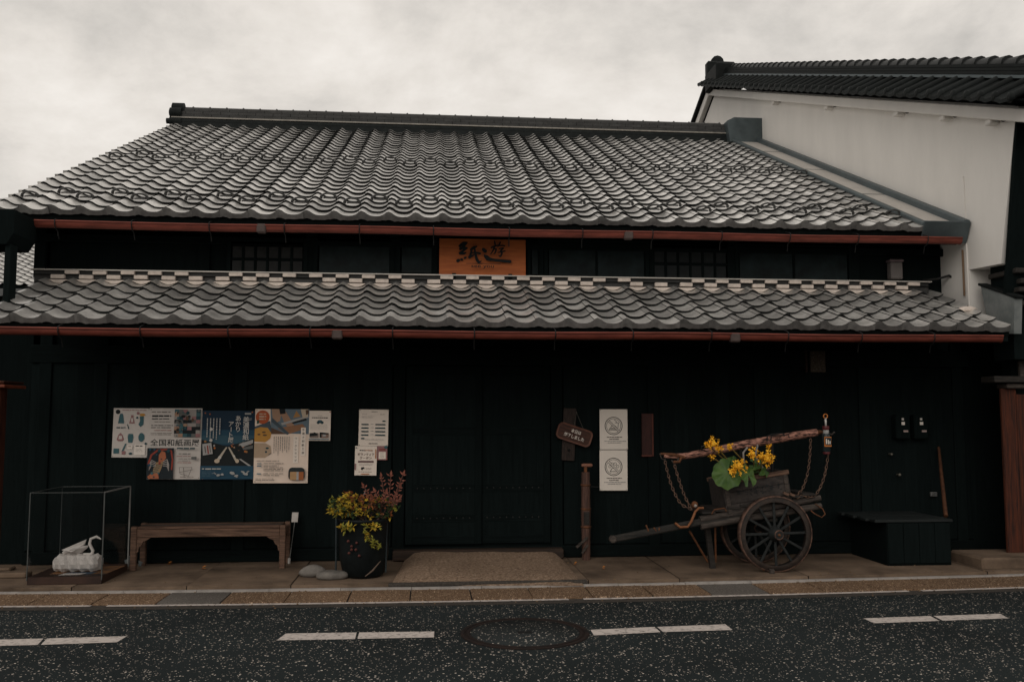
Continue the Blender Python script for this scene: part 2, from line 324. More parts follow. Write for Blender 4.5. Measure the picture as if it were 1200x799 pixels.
# ================================================================== THE HOUSE
YW, YU, YL = 9.30, 8.78, 7.95                 # wall plane, upper eave edge, lower eave edge
house = thing('townhouse', (0, YW, 0), 'long dark timber townhouse with two grey tiled roofs and russet gutters', 'house')
P_, CO, TL = .265, .235, .275                # tile pitch, course, tile length
TH_U, TH_L = math.atan(.465), math.atan(.40)
ZU = on_y(560, 259.5, YU).z; ZL = on_y(560, 381.5, YL).z
NR_U, NR_L = 28, 6
HUMP = .048
def prof(u):
    u2 = u + .05*math.sin(2*math.pi*u); c = .5+.5*math.cos(2*math.pi*u2)
    return HUMP*c**1.35 + .006*(1-u)
def tile_geo(seg=9, eave=False, lip=.0145):
    us = [-.12 + 1.0*i/seg for i in range(seg+1)]; v = []; f = []; n = seg+1; lift = .027
    for y in (0, TL):
        z0 = lift*(1-y/TL)
        v += [(u*P_, y, z0+prof(u)) for u in us]
    f += [(i, i+1, n+i+1, n+i) for i in range(seg)]
    sm = [True]*seg
    o = len(v)
    if eave:
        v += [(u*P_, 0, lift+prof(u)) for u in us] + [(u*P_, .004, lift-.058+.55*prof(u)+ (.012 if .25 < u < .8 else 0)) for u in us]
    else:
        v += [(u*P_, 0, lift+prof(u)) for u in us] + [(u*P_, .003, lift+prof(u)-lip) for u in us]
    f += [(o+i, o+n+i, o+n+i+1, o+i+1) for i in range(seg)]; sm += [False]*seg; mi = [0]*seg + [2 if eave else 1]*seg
    o2 = len(v)                                   # underside
    b0 = v[o+n:o+2*n]
    v += [(a[0], a[1], a[2]) for a in b0] + [(u*P_, TL, prof(u)-.012) for u in us]
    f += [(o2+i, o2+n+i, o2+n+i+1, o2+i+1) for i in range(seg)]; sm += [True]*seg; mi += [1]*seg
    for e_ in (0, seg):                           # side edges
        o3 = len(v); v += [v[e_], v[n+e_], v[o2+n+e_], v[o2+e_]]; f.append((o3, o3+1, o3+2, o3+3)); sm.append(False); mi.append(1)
    return v, f, sm, mi
def as_mesh(geo, name, m):
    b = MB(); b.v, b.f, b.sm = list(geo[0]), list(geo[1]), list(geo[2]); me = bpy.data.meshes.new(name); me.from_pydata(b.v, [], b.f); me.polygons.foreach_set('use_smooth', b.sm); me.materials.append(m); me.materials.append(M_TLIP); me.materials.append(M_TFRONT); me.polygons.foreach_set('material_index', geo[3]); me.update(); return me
G_T, G_E = tile_geo(), tile_geo(eave=True)
ME_T, ME_E = as_mesh(G_T, 'roof_tile', M_TILE), as_mesh(G_E, 'eave_tile', M_TILE)
def ring_mesh():
    b = MB(); uc = .5*P_
    b.torus((uc, .03, prof(.5)+.025), .062, .0125, 'y', n=14, m=6, a0=-.3, a1=math.pi+.3, sx=1.25, sz=.72)
    b.tube([(uc-.055,.03,prof(.5)+.02),(uc-.02,.035,prof(.5)+.022),(uc+.02,.035,prof(.5)+.022),(uc+.055,.03,prof(.5)+.02)], .008, 6)
    return b.mesh('snow_guard_ring', M_RING)
ME_RING = ring_mesh()
def roof_part(name, XL, XR, Y, Z, th, length, thick=.07):
    o = link(name, None, house, (XL, Y-YW, Z), (th, 0, 0))
    m = MB(); m.box(0, XR-XL, .03, length, -thick-.014, -.014); o.data = None
    d = m.mesh(name, M_DECK); COL.objects.unlink(o); bpy.data.objects.remove(o)
    return link(name, d, house, (XL, Y-YW, Z), (th, 0, 0))
XUL = on_y(192, 150, YU+NR_U*CO*math.cos(TH_U)).x; XUR = on_y(1083, 268, YU).x
NC_U = int((XUR-XUL)/P_)
XUL = XUR - NC_U*P_
LU = NR_U*CO+.10
roofU = roof_part('upper_roof', XUL, XUR+.42, YU, ZU, TH_U, LU)
def lay(roof, nc, nr, n_ind, rings=()):
    for r in range(n_ind):
        for c in range(nc):
            rot = (rng.uniform(-.006,.006), rng.uniform(-.008,.008), rng.uniform(-.008,.008))
            p = ((c+.12)*P_, r*CO+rng.uniform(-.004,.004), rng.uniform(-.002,.003))
            t = link('eave_tile' if r == 0 else 'roof_tile', ME_E if r == 0 else ME_T, roof, p, rot)
            if (r, c % 2) in rings: link('snow_guard_ring', ME_RING, roof, (p[0], p[1], p[2]+.03))
    if n_ind >= nr: return
    vs_, fs, sm, rn, mi = [], [], [], [], []
    for r in range(n_ind, nr):
        for c in range(nc):
            M = Matrix.Translation(((c+.12)*P_, r*CO+rng.uniform(-.004,.004), rng.uniform(-.002,.003))) @ Euler((rng.uniform(-.006,.006), rng.uniform(-.008,.008), rng.uniform(-.008,.008))).to_matrix().to_4x4()
            o = len(vs_); vs_ += [tuple(M @ Vector(a)) for a in G_T[0]]; fs += [tuple(i+o for i in q) for q in G_T[1]]; sm += G_T[2]; mi += G_T[3]; rn += [rng.random()]*len(G_T[0])
            if (r, c % 2) in rings: link('snow_guard_ring', ME_RING, roof, ((c+.12)*P_, r*CO, .03))
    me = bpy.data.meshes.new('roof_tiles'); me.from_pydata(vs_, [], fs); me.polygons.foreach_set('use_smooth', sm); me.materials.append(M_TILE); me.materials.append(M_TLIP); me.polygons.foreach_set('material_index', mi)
    a = me.attributes.new('rnd', 'FLOAT', 'POINT'); a.data.foreach_set('value', rn); me.update()
    tag(link('roof_tiles', me, roof), kind='stuff')
lay(roofU, NC_U, NR_U, 8, {(2,0),(3,1),(13,0),(14,1)})
# left verge: a row of edge tiles hung over the gable
ve = MB(); ve.box(-.035,.012,0,TL,-.085,.062); me_v = ve.mesh('verge_tile', M_TILE)
for r in range(NR_U): link('verge_tile', me_v, roofU, (.0, r*CO, .012), (-.13, 0, 0))
# rafters under the eaves
rf_ = MB().box(-.03,.03,.05,.62,-.17,-.086).mesh('rafter', M_WOODH)
for k in range(int((XUR-XUL)/.45)+1): link('rafter', rf_, roofU, (.15+k*.45, 0, 0))
# ridge stack
YR = YU + LU*math.cos(TH_U); ZR = ZU + LU*math.sin(TH_U); XR0 = XUL+.02; XR1 = XUR-.05
ridge = MB().box(XR0-.05, XR1, YR-.20, YR+.30, ZR-.12, ZR+.035).build('ridge', M_TILED, house)
ridge_bot = MB(); ridge_bot.tube([(XR0-.16,YR-.16,ZR+.03),(XR1,YR-.16,ZR+.03)], .048, 8); ridge_bot.build('round_course', M_TILED, ridge)
MB().box(XR0-.08, XR1, YR-.205, YR+.28, ZR+.075, ZR+.095).build('pale_course', mat('pale_noshi', (.24,.225,.2), .6, .2, var=.3), ridge)
for k in range(3):
    cm_ = MB(); o_ = (k % 2)*.14; x = XR0
    while x < XR1-.02:
        x2 = min(XR1, x+(.28 if x > XR0 else .28-o_)); cm_.box(x, x2-.006, YR-.19+k*.012, YR+.26-k*.012, ZR+.098+k*.052, ZR+.144+k*.052); x = x2
    cm_.build('flat_tile_course', mat('dark_noshi', (.038,.038,.037), .65, .0, var=.4, scale=5, rnd=.1), ridge)
cap = MB(); cap.tube([(0,0,0),(.262,0,0)], .062, 10); cap.torus((.262,0,0), .062, .016, 'x', n=10, m=5); cap_me = cap.mesh('ridge_cap', mat('ridge_cap_tile', (.055,.054,.052), .55, .2, var=.3, rnd=.2))
k = 0
while XR0-.05 + k*.27 < XR1-.27: link('ridge_cap', cap_me, ridge, (XR0-.05+k*.27, YR+.03-YW, ZR+.268)); k += 1
en = MB()
for (dy, dz, r_) in ((-.15,.06,.075),(-.15,.20,.085),(-.02,.32,.09)):
    en.lathe([(r_*.6,-.06),(r_,-.045),(r_,.14)], (XR0-.06,YR+dy,ZR+dz-.03), 12, 'x')
en.box(XR0-.05,XR0+.12,YR-.17,YR+.25,ZR+.02,ZR+.27); en.build('ridge_end_tile', M_TILED, ridge)
# back slope, hidden side of the roof
lb = LU
back = MB(); back.add([(XUL,YR+.1,ZR+.02),(XUR+.4,YR+.1,ZR+.02),(XUR+.4,YR+.1+lb*math.cos(TH_U),ZR-lb*math.sin(TH_U)),(XUL,YR+.1+lb*math.cos(TH_U),ZR-lb*math.sin(TH_U))], [(0,1,2,3)]); back.build('rear_roof', M_TILED, house)

# sheet-metal flashing against the firewall
XF = XUR+.0
fl = link('flashing', MB().box(.0,.42,.02,LU+.05,-.02,.05).mesh('flashing', M_FLASH), house, (XF, YU-YW, ZU), (TH_U,0,0))
link('edge_fold', MB().box(-.03,.035,.0,LU+.04,.045,.085,.008).mesh('edge_fold', M_FLASHD), fl)
link('wall_fold', MB().box(.40,.485,.0,LU+.05,.02,.115,.01).mesh('wall_fold', M_FLASHD), fl)
for s_ in (1.7, 3.5, 5.2): link('sheet_seam', MB().box(.036,.398,s_,s_+.012,.049,.054).mesh('sheet_seam', M_FLASHD), fl)
link('end_plate', MB().box(-.02,.49,-.012,.01,-.13,.10,.006).mesh('end_plate', M_FLASHD), fl)
cp = MB(); cp.prism([(-.30,-.12),(-.34,.24),(-.22,.30),(.34,.30),(.46,.20),(.62,-.16)], -.36, .30, 'y'); link('ridge_metal_cap', cp.mesh('ridge_metal_cap', M_FLASHD), house, (XR1+.28, YR+.02-YW, ZR+.02))

# lower roof
XLL = on_y(-42, 384, YL).x; XLR = on_y(1186, 392, YL).x
NC_L = int((XLR-XLL)/P_); XLL = XLR-NC_L*P_-.02; LL = NR_L*CO+.06
roofL = roof_part('lower_roof', XLL, XLR, YL, ZL, TH_L, LL, .05)
lay(roofL, NC_L, NR_L, NR_L)
for k in range(int((XLR-XLL)/.45)+1): link('rafter', rf_, roofL, (.12+k*.45, 0, .03))
# checkered mortar band where the lower roof meets the wall
YB = YL + (NR_L*CO-.10)*math.cos(TH_L); ZB = ZL + (NR_L*CO-.10)*math.sin(TH_L)
XB0 = on_y(38, 333, YB).x; XB1 = on_y(1090, 343, YB).x
band = MB().box(XB0, XB1, YB+.03, YW+.02, ZB-.05, ZB+.150).build('mortar_band', mat('dark_band_tile', (.045,.045,.044), .6, .2), house)
MB().box(XB0-.02, XB1+.02, YB-.012, YW, ZB+.1505, ZB+.160).build('band_cover_course', M_FLASH, band)
MB().box(XB0-.02, XB1, YB+.0, YB+.029, ZB+.1075, ZB+.1115).build('band_middle_course', M_TILED, band)
blk = MB().box(-.066,.066,-.012,.03,0,.040,.004).mesh('mortar_block', M_MORTAR)
blk2 = MB().box(-.066,.066,-.012,.03,0,.036,.004).mesh('mortar_block', M_MORTAR)
cres = MB(); n_ = 10
top_ = [(-.095+.19*i/n_, .040) for i in range(n_+1)]; bot_ = [(.095-.19*i/n_, .040-.036*math.sin(math.pi*i/n_)) for i in range(1, n_)]
cres.prism(top_+bot_, -.01, .03); me_c = cres.mesh('mortar_crescent', M_MORTAR)
for c in range(NC_L):
    xc = XLL + (c+.12+.5)*P_
    if not (XB0+.05 < xc < XB1-.05): continue
    yb = YB-YW
    link('mortar_crescent', me_c, band, (xc, yb+rng.uniform(-.004,.004)-0, ZB+.015))
    if c not in (9, 21): link('mortar_block', blk, band, (xc+rng.uniform(-.004,.004)-.01, yb+.002, ZB+.067+rng.uniform(-.003,.003)), (0, rng.uniform(-.02,.02), 0))
    if c not in (5, 13, 22, 23): link('mortar_block', blk2, band, (xc+P_/2+rng.uniform(-.004,.004)-.01, yb+.004, ZB+.112+rng.uniform(-.003,.003)), (0, rng.uniform(-.02,.02), 0))

# gutters
def gutter(x0, x1, Y, zt, collars, straps, capr=False):
    g = MB(); r = .046; n = 9; xs = [x0+(x1-x0)*i/24 for i in range(25)]
    ring = [(r*math.cos(math.pi+math.pi*j/n), r*math.sin(math.pi+math.pi*j/n)) for j in range(n+1)]
    ring = [(-r-.001,.012)] + ring + [(r,.012)]
    sag = lambda x: -.004*math.sin(x*2.1)
    v = [(x, Y+a, zt-.012+b+sag(x)) for x in xs for a, b in ring]; k = len(ring)
    g.add(v, [(i*k+j, i*k+j+1, (i+1)*k+j+1, (i+1)*k+j) for i in range(len(xs)-1) for j in range(k-1)], True)
    v2 = [(x, Y+a*.92, zt-.012+b*.92+sag(x)) for x in xs for a, b in ring]
    g.add(v2, [(i*k+j, i*k+j+1, (i+1)*k+j+1, (i+1)*k+j) for i in range(len(xs)-1) for j in range(k-1)], True)
    o = g.build('gutter', M_GUT, house)
    lp = MB(); lp.tube([(x, Y-r-.004, zt+sag(x)) for x in xs], .009, 8); lp.build('gutter_bead', M_GUT, o)
    for x in collars:
        c = MB(); c.box(x-.045, x+.045, Y-r-.016, Y+.01, zt-.075, zt+.012, .012); c.build('gutter_collar', M_GUTD, o)
    for x in straps:
        c = MB(); c.tube([(x, Y+.10, zt+.06),(x, Y-.02, zt+.028),(x, Y-r-.012, zt+.012),(x, Y-r-.010, zt-.03),(x, Y-.02, zt-.072),(x, Y+.02, zt-.078),(x+.004, Y+.05, zt-.15)], .0055, 6); c.build('gutter_strap', M_IRON, o)
    for x in (x0, x1):
        c = MB(); c.prism([(Y+a, zt-.012+b) for a, b in ring], x-.003, x+.003, 'x'); c.build('gutter_end_cap', M_GUT, o)
    return o
YGU, YGL = YU-.03, YL-.03
zgu = on_y(560, 268.5, YGU-.05).z; zgl = on_y(560, 388.8, YGL-.05).z
gx = lambda px, py, Y: on_y(px, py, Y-.05).x
gutter(gx(20,268,YGU), gx(1128,280,YGU), YGU, zgu, [gx(306,268,YGU), gx(737,272,YGU)], [gx(v,268,YGU) for v in (64,154,245,333,421,508,597,683,765,846,926,1006,1087)])
gutter(gx(-60,388,YGL), gx(1176,395,YGL), YGL, zgl, [gx(395,390,YGL), gx(862,393,YGL)], [gx(v,390,YGL) for v in (-25,68,164,267,363,460,556,651,742,834,924,1010,1095)])
# fascia boards behind the gutters
MB().box(XUL,XUR+.4,YU+.07,YU+.10,ZU-.13,ZU+.02).build('fascia', M_WOODH, house)
MB().box(XLL,XLR,YL+.06,YL+.09,ZL-.10,ZL+.0).build('fascia', M_WOODH, house)

# ---- walls: posts, boards, beams (almost black)
XW0, XW1 = on_y(43, 300, YW).x, on_y(1128, 310, YW).x
zU_under = ZU + (YW-YU)*math.tan(TH_U) - .10
zB_top = ZB+.145
wall = MB().box(XW0, XW1, YW+.02, YW+.14, 0.02, zU_under).build('front_wall', M_WOOD, house)
# side and rear walls
gable = [(YW+.02,.02),(YW+.02,zU_under),(YR+.1,ZR-.12),(YR+lb*math.cos(TH_U)-.5,zU_under+.1),(YR+lb*math.cos(TH_U)-.5,.02)]
MB().box(XW1+.0605, XUR+1.35, YW+.03, YW+.12, .02, ZL+.5).build('side_boarding', M_WOOD, house)
MB().prism(gable, XW0-.0, XW0+.12, 'x').build('gable_wall', M_WOOD, house)
MB().prism(gable, XW1-.06, XW1+.06, 'x').build('gable_wall', M_WOOD, house)
def X_(px, py=500): return on_y(px, py, YW).x
posts = [52, 118, 282, 468, 652, 765, 890, 1012, 1122]
for px in posts:
    x = X_(px); MB().box(x-.06, x+.06, YW-.035, YW+.03, .045, ZL+.28, .005).build('post', M_WOOD, house)
for px in (48, 240, 365, 463, 512, 636, 760, 858, 1000, 1120):
    x = on_y(px, 300, YW).x; MB().box(x-.055, x+.055, YW-.03, YW+.03, zB_top-.06, zU_under, .005).build('upper_post', M_WOOD, house)
for (z0, z1) in ((.05,.17),(2.02,2.2),):
    MB().box(XW0, XW1, YW-.045, YW+.0, z0, z1, .006).build('beam', M_WOODH, house)
MB().box(XW0, XW1, YW-.04, YW+.0, zB_top+.31, zB_top+.39, .006).build('beam', M_WOODH, house)
xd0, xd1 = X_(468), X_(652)
bd = MB().box(-.0736,.0736,-.022,.01,.18,2.02).mesh('wall_board', M_WOOD)
x = XW0+.08
while x < XW1-.07:
    if not (xd0-.02 < x < xd1+.02): link('wall_board', bd, house, (x, 0+.012, rng.uniform(-.003,.003)))
    x += .148
# sliding entrance doors
for i, (a, b, dy) in enumerate(((xd0+.07, (xd0+xd1)/2+.03, .0), ((xd0+xd1)/2-.03, xd1-.07, .045))):
    y = YW-.02+dy*.0 + (-.03 if i == 0 else .0)
    d = MB().box(a, b, y, y+.026, .2, 2.0).build('sliding_door', M_WOOD, house)
    for xx in (a, b-.07): MB().box(xx, xx+.07, y-.005, y+.001, .2, 2.0, .001).build('door_stile', M_WOOD, d)
    for zz in (.2, .42, .72, 1.3, 1.92): MB().box(a+.072, b-.072, y-.004, y+.001, zz, zz+.08, .001).build('door_rail', M_WOODH, d)
    for k in range(5):
        xx = a+.13+k*(b-a-.26)/4; MB().box(xx-.01, xx+.01, y-.003, y+.001, .8, 1.3).build('door_batten', M_WOOD, d)
    st = MB()
    for zz in (.46, .76):
        for k in range(9):
            xx = a+.12+k*(b-a-.24)/8; st.lathe([(.001,-.006),(.006,-.004),(.008,0)], (xx, y-.004, zz), 6, 'y')
    tag(st.build('door_studs', mat('dull_stud', (.03,.03,.029), .6, .3), d), kind='stuff')
sill = MB().box(xd0-.05, xd1+.05, YW-.16, YW+.0, .05, .155, .012).build('door_sill', mat('worn_sill', (.012,.010,.009), .7, col2=(.06,.036,.024), scale=5, stretch=(.5,6,6)), house)
# upper windows
def window(px0, px1, py0, py1, nx, ny, pm):
    a, b = on_y(px0, py1, YW-.03), on_y(px1, py0, YW-.03); y = YW-.03
    f = MB()
    x0, x1, z0, z1 = a.x, b.x, a.z, b.z
    for q in ((x0-.04,x0,z0-.03,z1+.03),(x1,x1+.04,z0-.03,z1+.03)): f.box(q[0],q[1],y-.012,y+.04,q[2],q[3])
    f.box(x0,x1,y-.010,y+.04,z1,z1+.03); f.box(x0,x1,y-.010,y+.04,z0-.03,z0)
    o = f.build('window', M_WOOD, house)
    for i in range(nx):
        for j in range(ny):
            w_ = (x1-x0)/nx; h_ = (z1-z0)/ny
            MB().box(x0+i*w_+.014, x0+(i+1)*w_-.014, y+.008, y+.012, z0+j*h_+.016, z0+(j+1)*h_-.016).build('pane', pm, o)
    for i in range(1, nx): MB().box(x0+i*w_-.011, x0+i*w_+.011, y-.004, y+.014, z0, z1).build('glazing_bar', M_WOOD, o)
    for j in range(1, ny): MB().box(x0, x1, y-.003, y+.013, z0+j*h_-.012, z0+j*h_+.012).build('glazing_bar', M_WOODH, o)
window(270, 356, 288, 320, 6, 2, M_PANEP)
window(372, 458, 284, 321, 1, 1, M_GLASS)
window(469, 508, 284, 321, 1, 1, M_GLASS)
window(622, 632, 286, 323, 1, 1, M_GLASS); window(642, 756, 286, 325, 2, 1, M_GLASS)
window(766, 852, 292, 327, 6, 2, mat('dim_paper_pane', (.014,.017,.018), .8, var=.3, scale=14, bump=0))
window(866, 994, 292, 328, 2, 1, M_GLASS)
# low wall lamp, vent plate, cable
a = on_y(1041, 328, YW-.06); b = on_y(1054, 305, YW-.06)
lamp = thing('wall_lamp', (a.x, YW-.03, a.z), 'small pale box lamp on the dark upper wall under the gutter end', 'lamp')
MB().box(a.x,b.x,YW-.13,YW-.032,a.z,b.z-.03,.012).build('lamp_cover', mat('lamp_cover_grey', (.13,.115,.11), .5, var=.15), lamp)
MB().box(a.x-.012,b.x+.012,YW-.14,YW-.030,b.z-.03,b.z,.01).build('lamp_hood', mat('lamp_hood_mauve', (.12,.09,.095), .5), lamp)
a = on_y(950, 436, YW-.07); b = on_y(967, 411, YW-.07)
vent = thing('wall_vent', (a.x, YW-.05, a.z), 'speckled brown square plate fixed high on the dark wall above the cart', 'vent')
MB().box(a.x,b.x,YW-.075,YW-.046,a.z,b.z,.006).build('speckled_plate', speck('speckled_plate', (.035,.03,.027), (.11,.085,.06), (.18,.15,.13), 90, .2, 60), vent)
MB().box(a.x-.05,a.x-.032,YW-.07,YW-.046,a.z,b.z+.02).build('side_rail', mat('dull_brown', (.03,.016,.012), .8), vent)

# ================================================================== NEIGHBOURS
# firewall with its own tiled cap, rising beside the main roof
XP = XUR+.50                                      # face of the plaster wall
fw = thing('firewall', (XP, YW, 0), 'tall white plastered firewall with its own dark tiled cap, rising above the house roof', 'firewall')
pk = on_x(838, 110, XP); fr = on_x(1190, 137, XP)
fb = on_x(1173, 309, XP); fbl = on_x(1136, 316, XP)
slope_f = (pk.z-fr.z)/(pk.y-fr.y)
yb2 = pk.y+4.2; zb2 = pk.z-.47*4.2
poly = [(fr.y, fr.z), (fb.y, fb.z), (fbl.y, fbl.z), (fbl.y+.02, 2.4), (yb2, 2.4), (yb2, zb2), (pk.y, pk.z)]
MB().prism(poly, XP, XP+.26, 'x').build('plaster_wall', M_PLAST, fw)
def along(y): return fr.z+(y-fr.y)*slope_f
yf = fr.y-.42; ls = math.hypot(pk.y-yf, (pk.y-yf)*slope_f); af = math.atan(slope_f)
# frame running up the slope: local y = up along the wall top, local x = across
cap0 = link('tiled_cap', MB().box(-.02,.30,.40,ls+.10,-.035,.10).mesh('tiled_cap', M_PLAST), fw, (0, yf-YW, along(yf)), (af,0,0))
link('plaster_moulding', MB().box(-.13,-.021,.02,ls+.02,-.04,.085,.01).mesh('plaster_moulding', M_PLAST), cap0)
me_roll = MB(); me_roll.tube([(-.36,0,.085),(-.02,0,.27)], .038, 8); me_roll.lathe([(.02,-.02),(.05,-.012),(.05,.015)], (-.365,0,.082), 8, 'x'); me_roll = me_roll.mesh('cover_tile', M_TILED)
me_pan = MB(); me_pan.add([(-.38,-.11,.085),(-.02,-.11,.27),(-.38,0,.055),(-.02,0,.24),(-.38,.11,.085),(-.02,.11,.27),(-.38,-.11,.045),(-.38,0,.02),(-.38,.11,.045)], [(0,1,3,2),(2,3,5,4),(0,2,7,6),(2,4,8,7)], False); me_pan = me_pan.mesh('pan_tile', M_TILED)
nst = int(ls/.235)
for k in range(nst+1):
    link('cover_tile', me_roll, cap0, (.02, .06+k*.235, .10)); link('pan_tile', me_pan, cap0, (.02, .1775+k*.235, .10))
link('cap_board', MB().box(-.28,.55,.0,ls+.05,.155,.17).mesh('cap_board', M_DECK), cap0)
for k in range(4):
    link('flat_tile_course', MB().box(-.07+k*.012,.36-k*.012,.0,ls+.06,.355+k*.035,.385+k*.035).mesh('flat_tile_course', M_TILED if k else M_FLASHD), cap0)
c_ = MB(); c_.tube([(.14,0,.49),(.14,.26,.465)], [.078,.066], 12); me_rc = c_.mesh('ridge_cap', mat('dark_cap_tile', (.022,.024,.024), .5, .1, var=.3, rnd=.2))  # cap tiles darker than those of the main ridge
k = 0
while k*.235 < ls-.1: link('ridge_cap', me_rc, cap0, (0, k*.235, .015)); k += 1
# far side of the cap, mirrored slope
link('rear_side_tiles', MB().add([(.30,0,.27),(.66,0,.08),(.66,ls,.08),(.30,ls,.27)], [(0,1,2,3)]).mesh('rear_side_tiles', M_TILED), cap0)
# ornament at the peak, verge running down the back
pkx = XP
on_ = MB(); on_.box(pkx-.16,pkx+.42,pk.y-.05,pk.y+.14,pk.z+.18,pk.z+.66,.03); on_.lathe([(.02,-.03),(.13,0),(.13,.08),(.02,.1)], (pkx+.1,pk.y+.1,pk.z+.70), 12, 'y'); on_.build('ridge_end_ornament', M_TILED, fw)
MB().prism([(pk.y-.5,pk.z+.0),(pk.y-.05,pk.z+.16),(pk.y+.05,pk.z+.16),(pk.y+.05,pk.z-.0)], pkx-.15, pkx-.022, 'x').build('gable_moulding', M_PLAST, fw)
MB().box(pkx-.22,pkx+.35,pk.y-.75,pk.y-.04,pk.z-.02,pk.z+.34,.02).build('ridge_end_block', M_TILED, fw)
ang = math.atan(.47); lbk = 4.4
bk = link('rear_verge', MB().box(-.10,-.005,0,lbk,-.16,.02,.01).mesh('rear_verge', M_PLAST), fw, (0, pk.y+.08-YW, pk.z+.20), (-ang,0,0))
for k in range(18): link('verge_tile', MB().box(-.17,.30,k*.245,k*.245+.25,.021,.075+.02,.012).mesh('verge_tile', M_TILED), bk)
link('rear_tile_sheet', MB().box(-.10,.6,0,lbk,.0,.0195).mesh('rear_tile_sheet', M_TILED), bk)
for px in (912, 975, 1058, 1113, 1168):                # small corbels under the moulding
    c = on_x(px, 110+ (px-838)*.088, XP); zz = along(c.y)
    MB().box(XP-.10,XP+.01,c.y-.05,c.y+.05,zz-.10,zz-.045,.01).build('corbel', M_PLAST, fw)
    MB().box(XP-.05,XP+.01,c.y-.22,c.y-.10,zz-.11,zz-.041,.02).build('corbel_bracket', M_CARTD, fw)
# lower flank of the wall with a stain pipe
MB().box(XP-.012,XP+.0,fbl.y+.02,YW+.3,2.62,fbl.z+1.0).build('lower_flank', M_PLAST, fw)
MB().tube([(XP-.03,fbl.y+.06,2.75),(XP-.03,fbl.y+.06,fbl.z+.22)], .010, 6).build('thin_pipe', mat('ochre_pipe', (.16,.10,.06), .7), fw)
cb = MB(); A = on_y(1098,327,YW-.12); B = on_y(1112,323,YW-.16); C_ = on_y(1124,330,YW-.2); D_ = on_y(1137,343,YW-.25)
cb.tube([A+Vector((-.1,.1,.0)), A, B, C_, D_, D_+Vector((.05,.05,-.15))], .014, 6); tag(cb.build('cable', M_IRON), 'thick black cable looping out of the wall above the lower roof end', 'cable')

# the neighbour on the other side of the firewall
nb = thing('neighbour_house', (XP+1, 8.6, 0), 'dark neighbouring house front with red brown posts beyond the firewall', 'house')
XN0 = XP+.27
MB().prism([(fr.y-.05,fr.z+.12),(fr.y-.004,fr.z+.12),(fb.y-.004,fb.z-.3),(fb.y-.05,fb.z-.3)], XP+.004, XN0+.5, 'x').build('end_boarding', M_WOOD, nb)
MB().box(XN0, XN0+6, 8.62, 8.75, .02, 4.6).build('front_wall', M_WOOD, nb)
MB().add([(XN0+.1,yf+.1,along(yf)+.02),(XN0+6.3,yf+.1,along(yf)+.02),(XN0+6.3,pk.y,pk.z),(XN0+.1,pk.y,pk.z),(XN0+6.3,pk.y+6,pk.z-2.8),(XN0+.1,pk.y+6,pk.z-2.8)], [(0,1,2,3),(3,2,4,5)]).build('roof', M_TILED, nb)
MB().prism([(8.75,.02),(8.75,4.5),(pk.y,pk.z-.1),(pk.y+5.8,4.7),(pk.y+5.8,.02)], XN0+5.8, XN0+6, 'x').build('side_wall', M_WOOD, nb)
# its low wing wall beside the tile ends
q = [on_x(1149,334,XP+.02), on_x(1189,350,XP+.02), on_x(1188,391,XP+.02), on_x(1160,391,XP+.02)]
MB().prism([(a.y,a.z) for a in q], XP+.02, XP+.10, 'x').build('wing_wall', M_PLASTG, nb)
wc = MB(); wc.bar(q[0]+Vector((.04,.03,.012)), q[1]+Vector((.04,-.03,.012)), .10, .025, bev=.004); wc.build('wing_cap', M_TILED, nb)
for k, (px, py, ln) in enumerate(((1190,318,.3),(1194,340,.3),(1197,356,.26),(1196,330,.3))):
    a = on_y(px, py, 8.25); MB().box(a.x-.06,a.x+ln,8.15,8.6,a.z-.03,a.z+.02,.008).build('shingle_board', M_CARTD, nb)
MB().box(XP+.101,XN0+.3,8.30,8.62,2.05,fb.z+.05).build('dark_return', M_WOOD, nb)
def npost(px0, px1, y0, y1, Y, m=M_BROWNV):
    a = on_y(px0+4, y1, Y); b = on_y(px1, y0, Y); return MB().box(a.x, b.x, Y, Y+.04, a.z, b.z, .008).build('post', m, nb)
npost(1178, 1191, 455, 652, 8.5); npost(1194, 1204, 462, 652, 8.5); npost(1192, 1206, 398, 446, 8.46, M_WEATH)
a = on_y(1164, 448, 8.42); b = on_y(1215, 442, 8.42); MB().box(a.x,b.x,8.40,8.62,a.z,b.z+.01,.006).build('bracket_board', M_CARTD, nb)
a = on_y(1180, 455, 8.45); b = on_y(1202, 449, 8.45); MB().box(a.x,b.x,8.44,8.62,a.z,b.z-.004,.01).build('bracket_block', M_WEATH, nb)
a = on_z(1152, 667, .045); 
fs_ = MB(); fs_.box(a.x, a.x+.9, a.y, a.y+.55, .03, .15, .02); fs_.build('foundation_stone', M_CONC, nb)

# the neighbour at the other end: dark corner post, red post; a tiled roof farther back
nl = thing('side_house', (XW0-.5, YW, 0), 'black corner posts and red brown porch post of the house beside the glass case', 'house')
a = on_y(-60, 286, 8.35); b = on_y(20, 247, 8.35)
MB().prism([(a.x, a.z), (b.x-.06, a.z), (b.x, a.z+.10), (b.x, b.z), (a.x, b.z)], 8.30, 8.75).build('corbel_block', M_WOOD, nl)
a = on_y(3, 352, 8.35); b = on_y(13.5, 286, 8.35); MB().box(a.x,b.x,8.34,8.48,a.z-.02,b.z,.008).build('corner_post', M_WOOD, nl)
a = on_y(-60,400,8.7); MB().box(XW0-3.2, XW0-.01, 9.35, 9.45, .03, ZL+.35).build('front_wall', M_WOOD, nl)
MB().prism([(9.45,.03),(9.45,2.6),(11.8,3.0),(14,2.6),(14,.03)], XW0-3.2, XW0-3.1, 'x').build('side_wall', M_WOOD, nl)
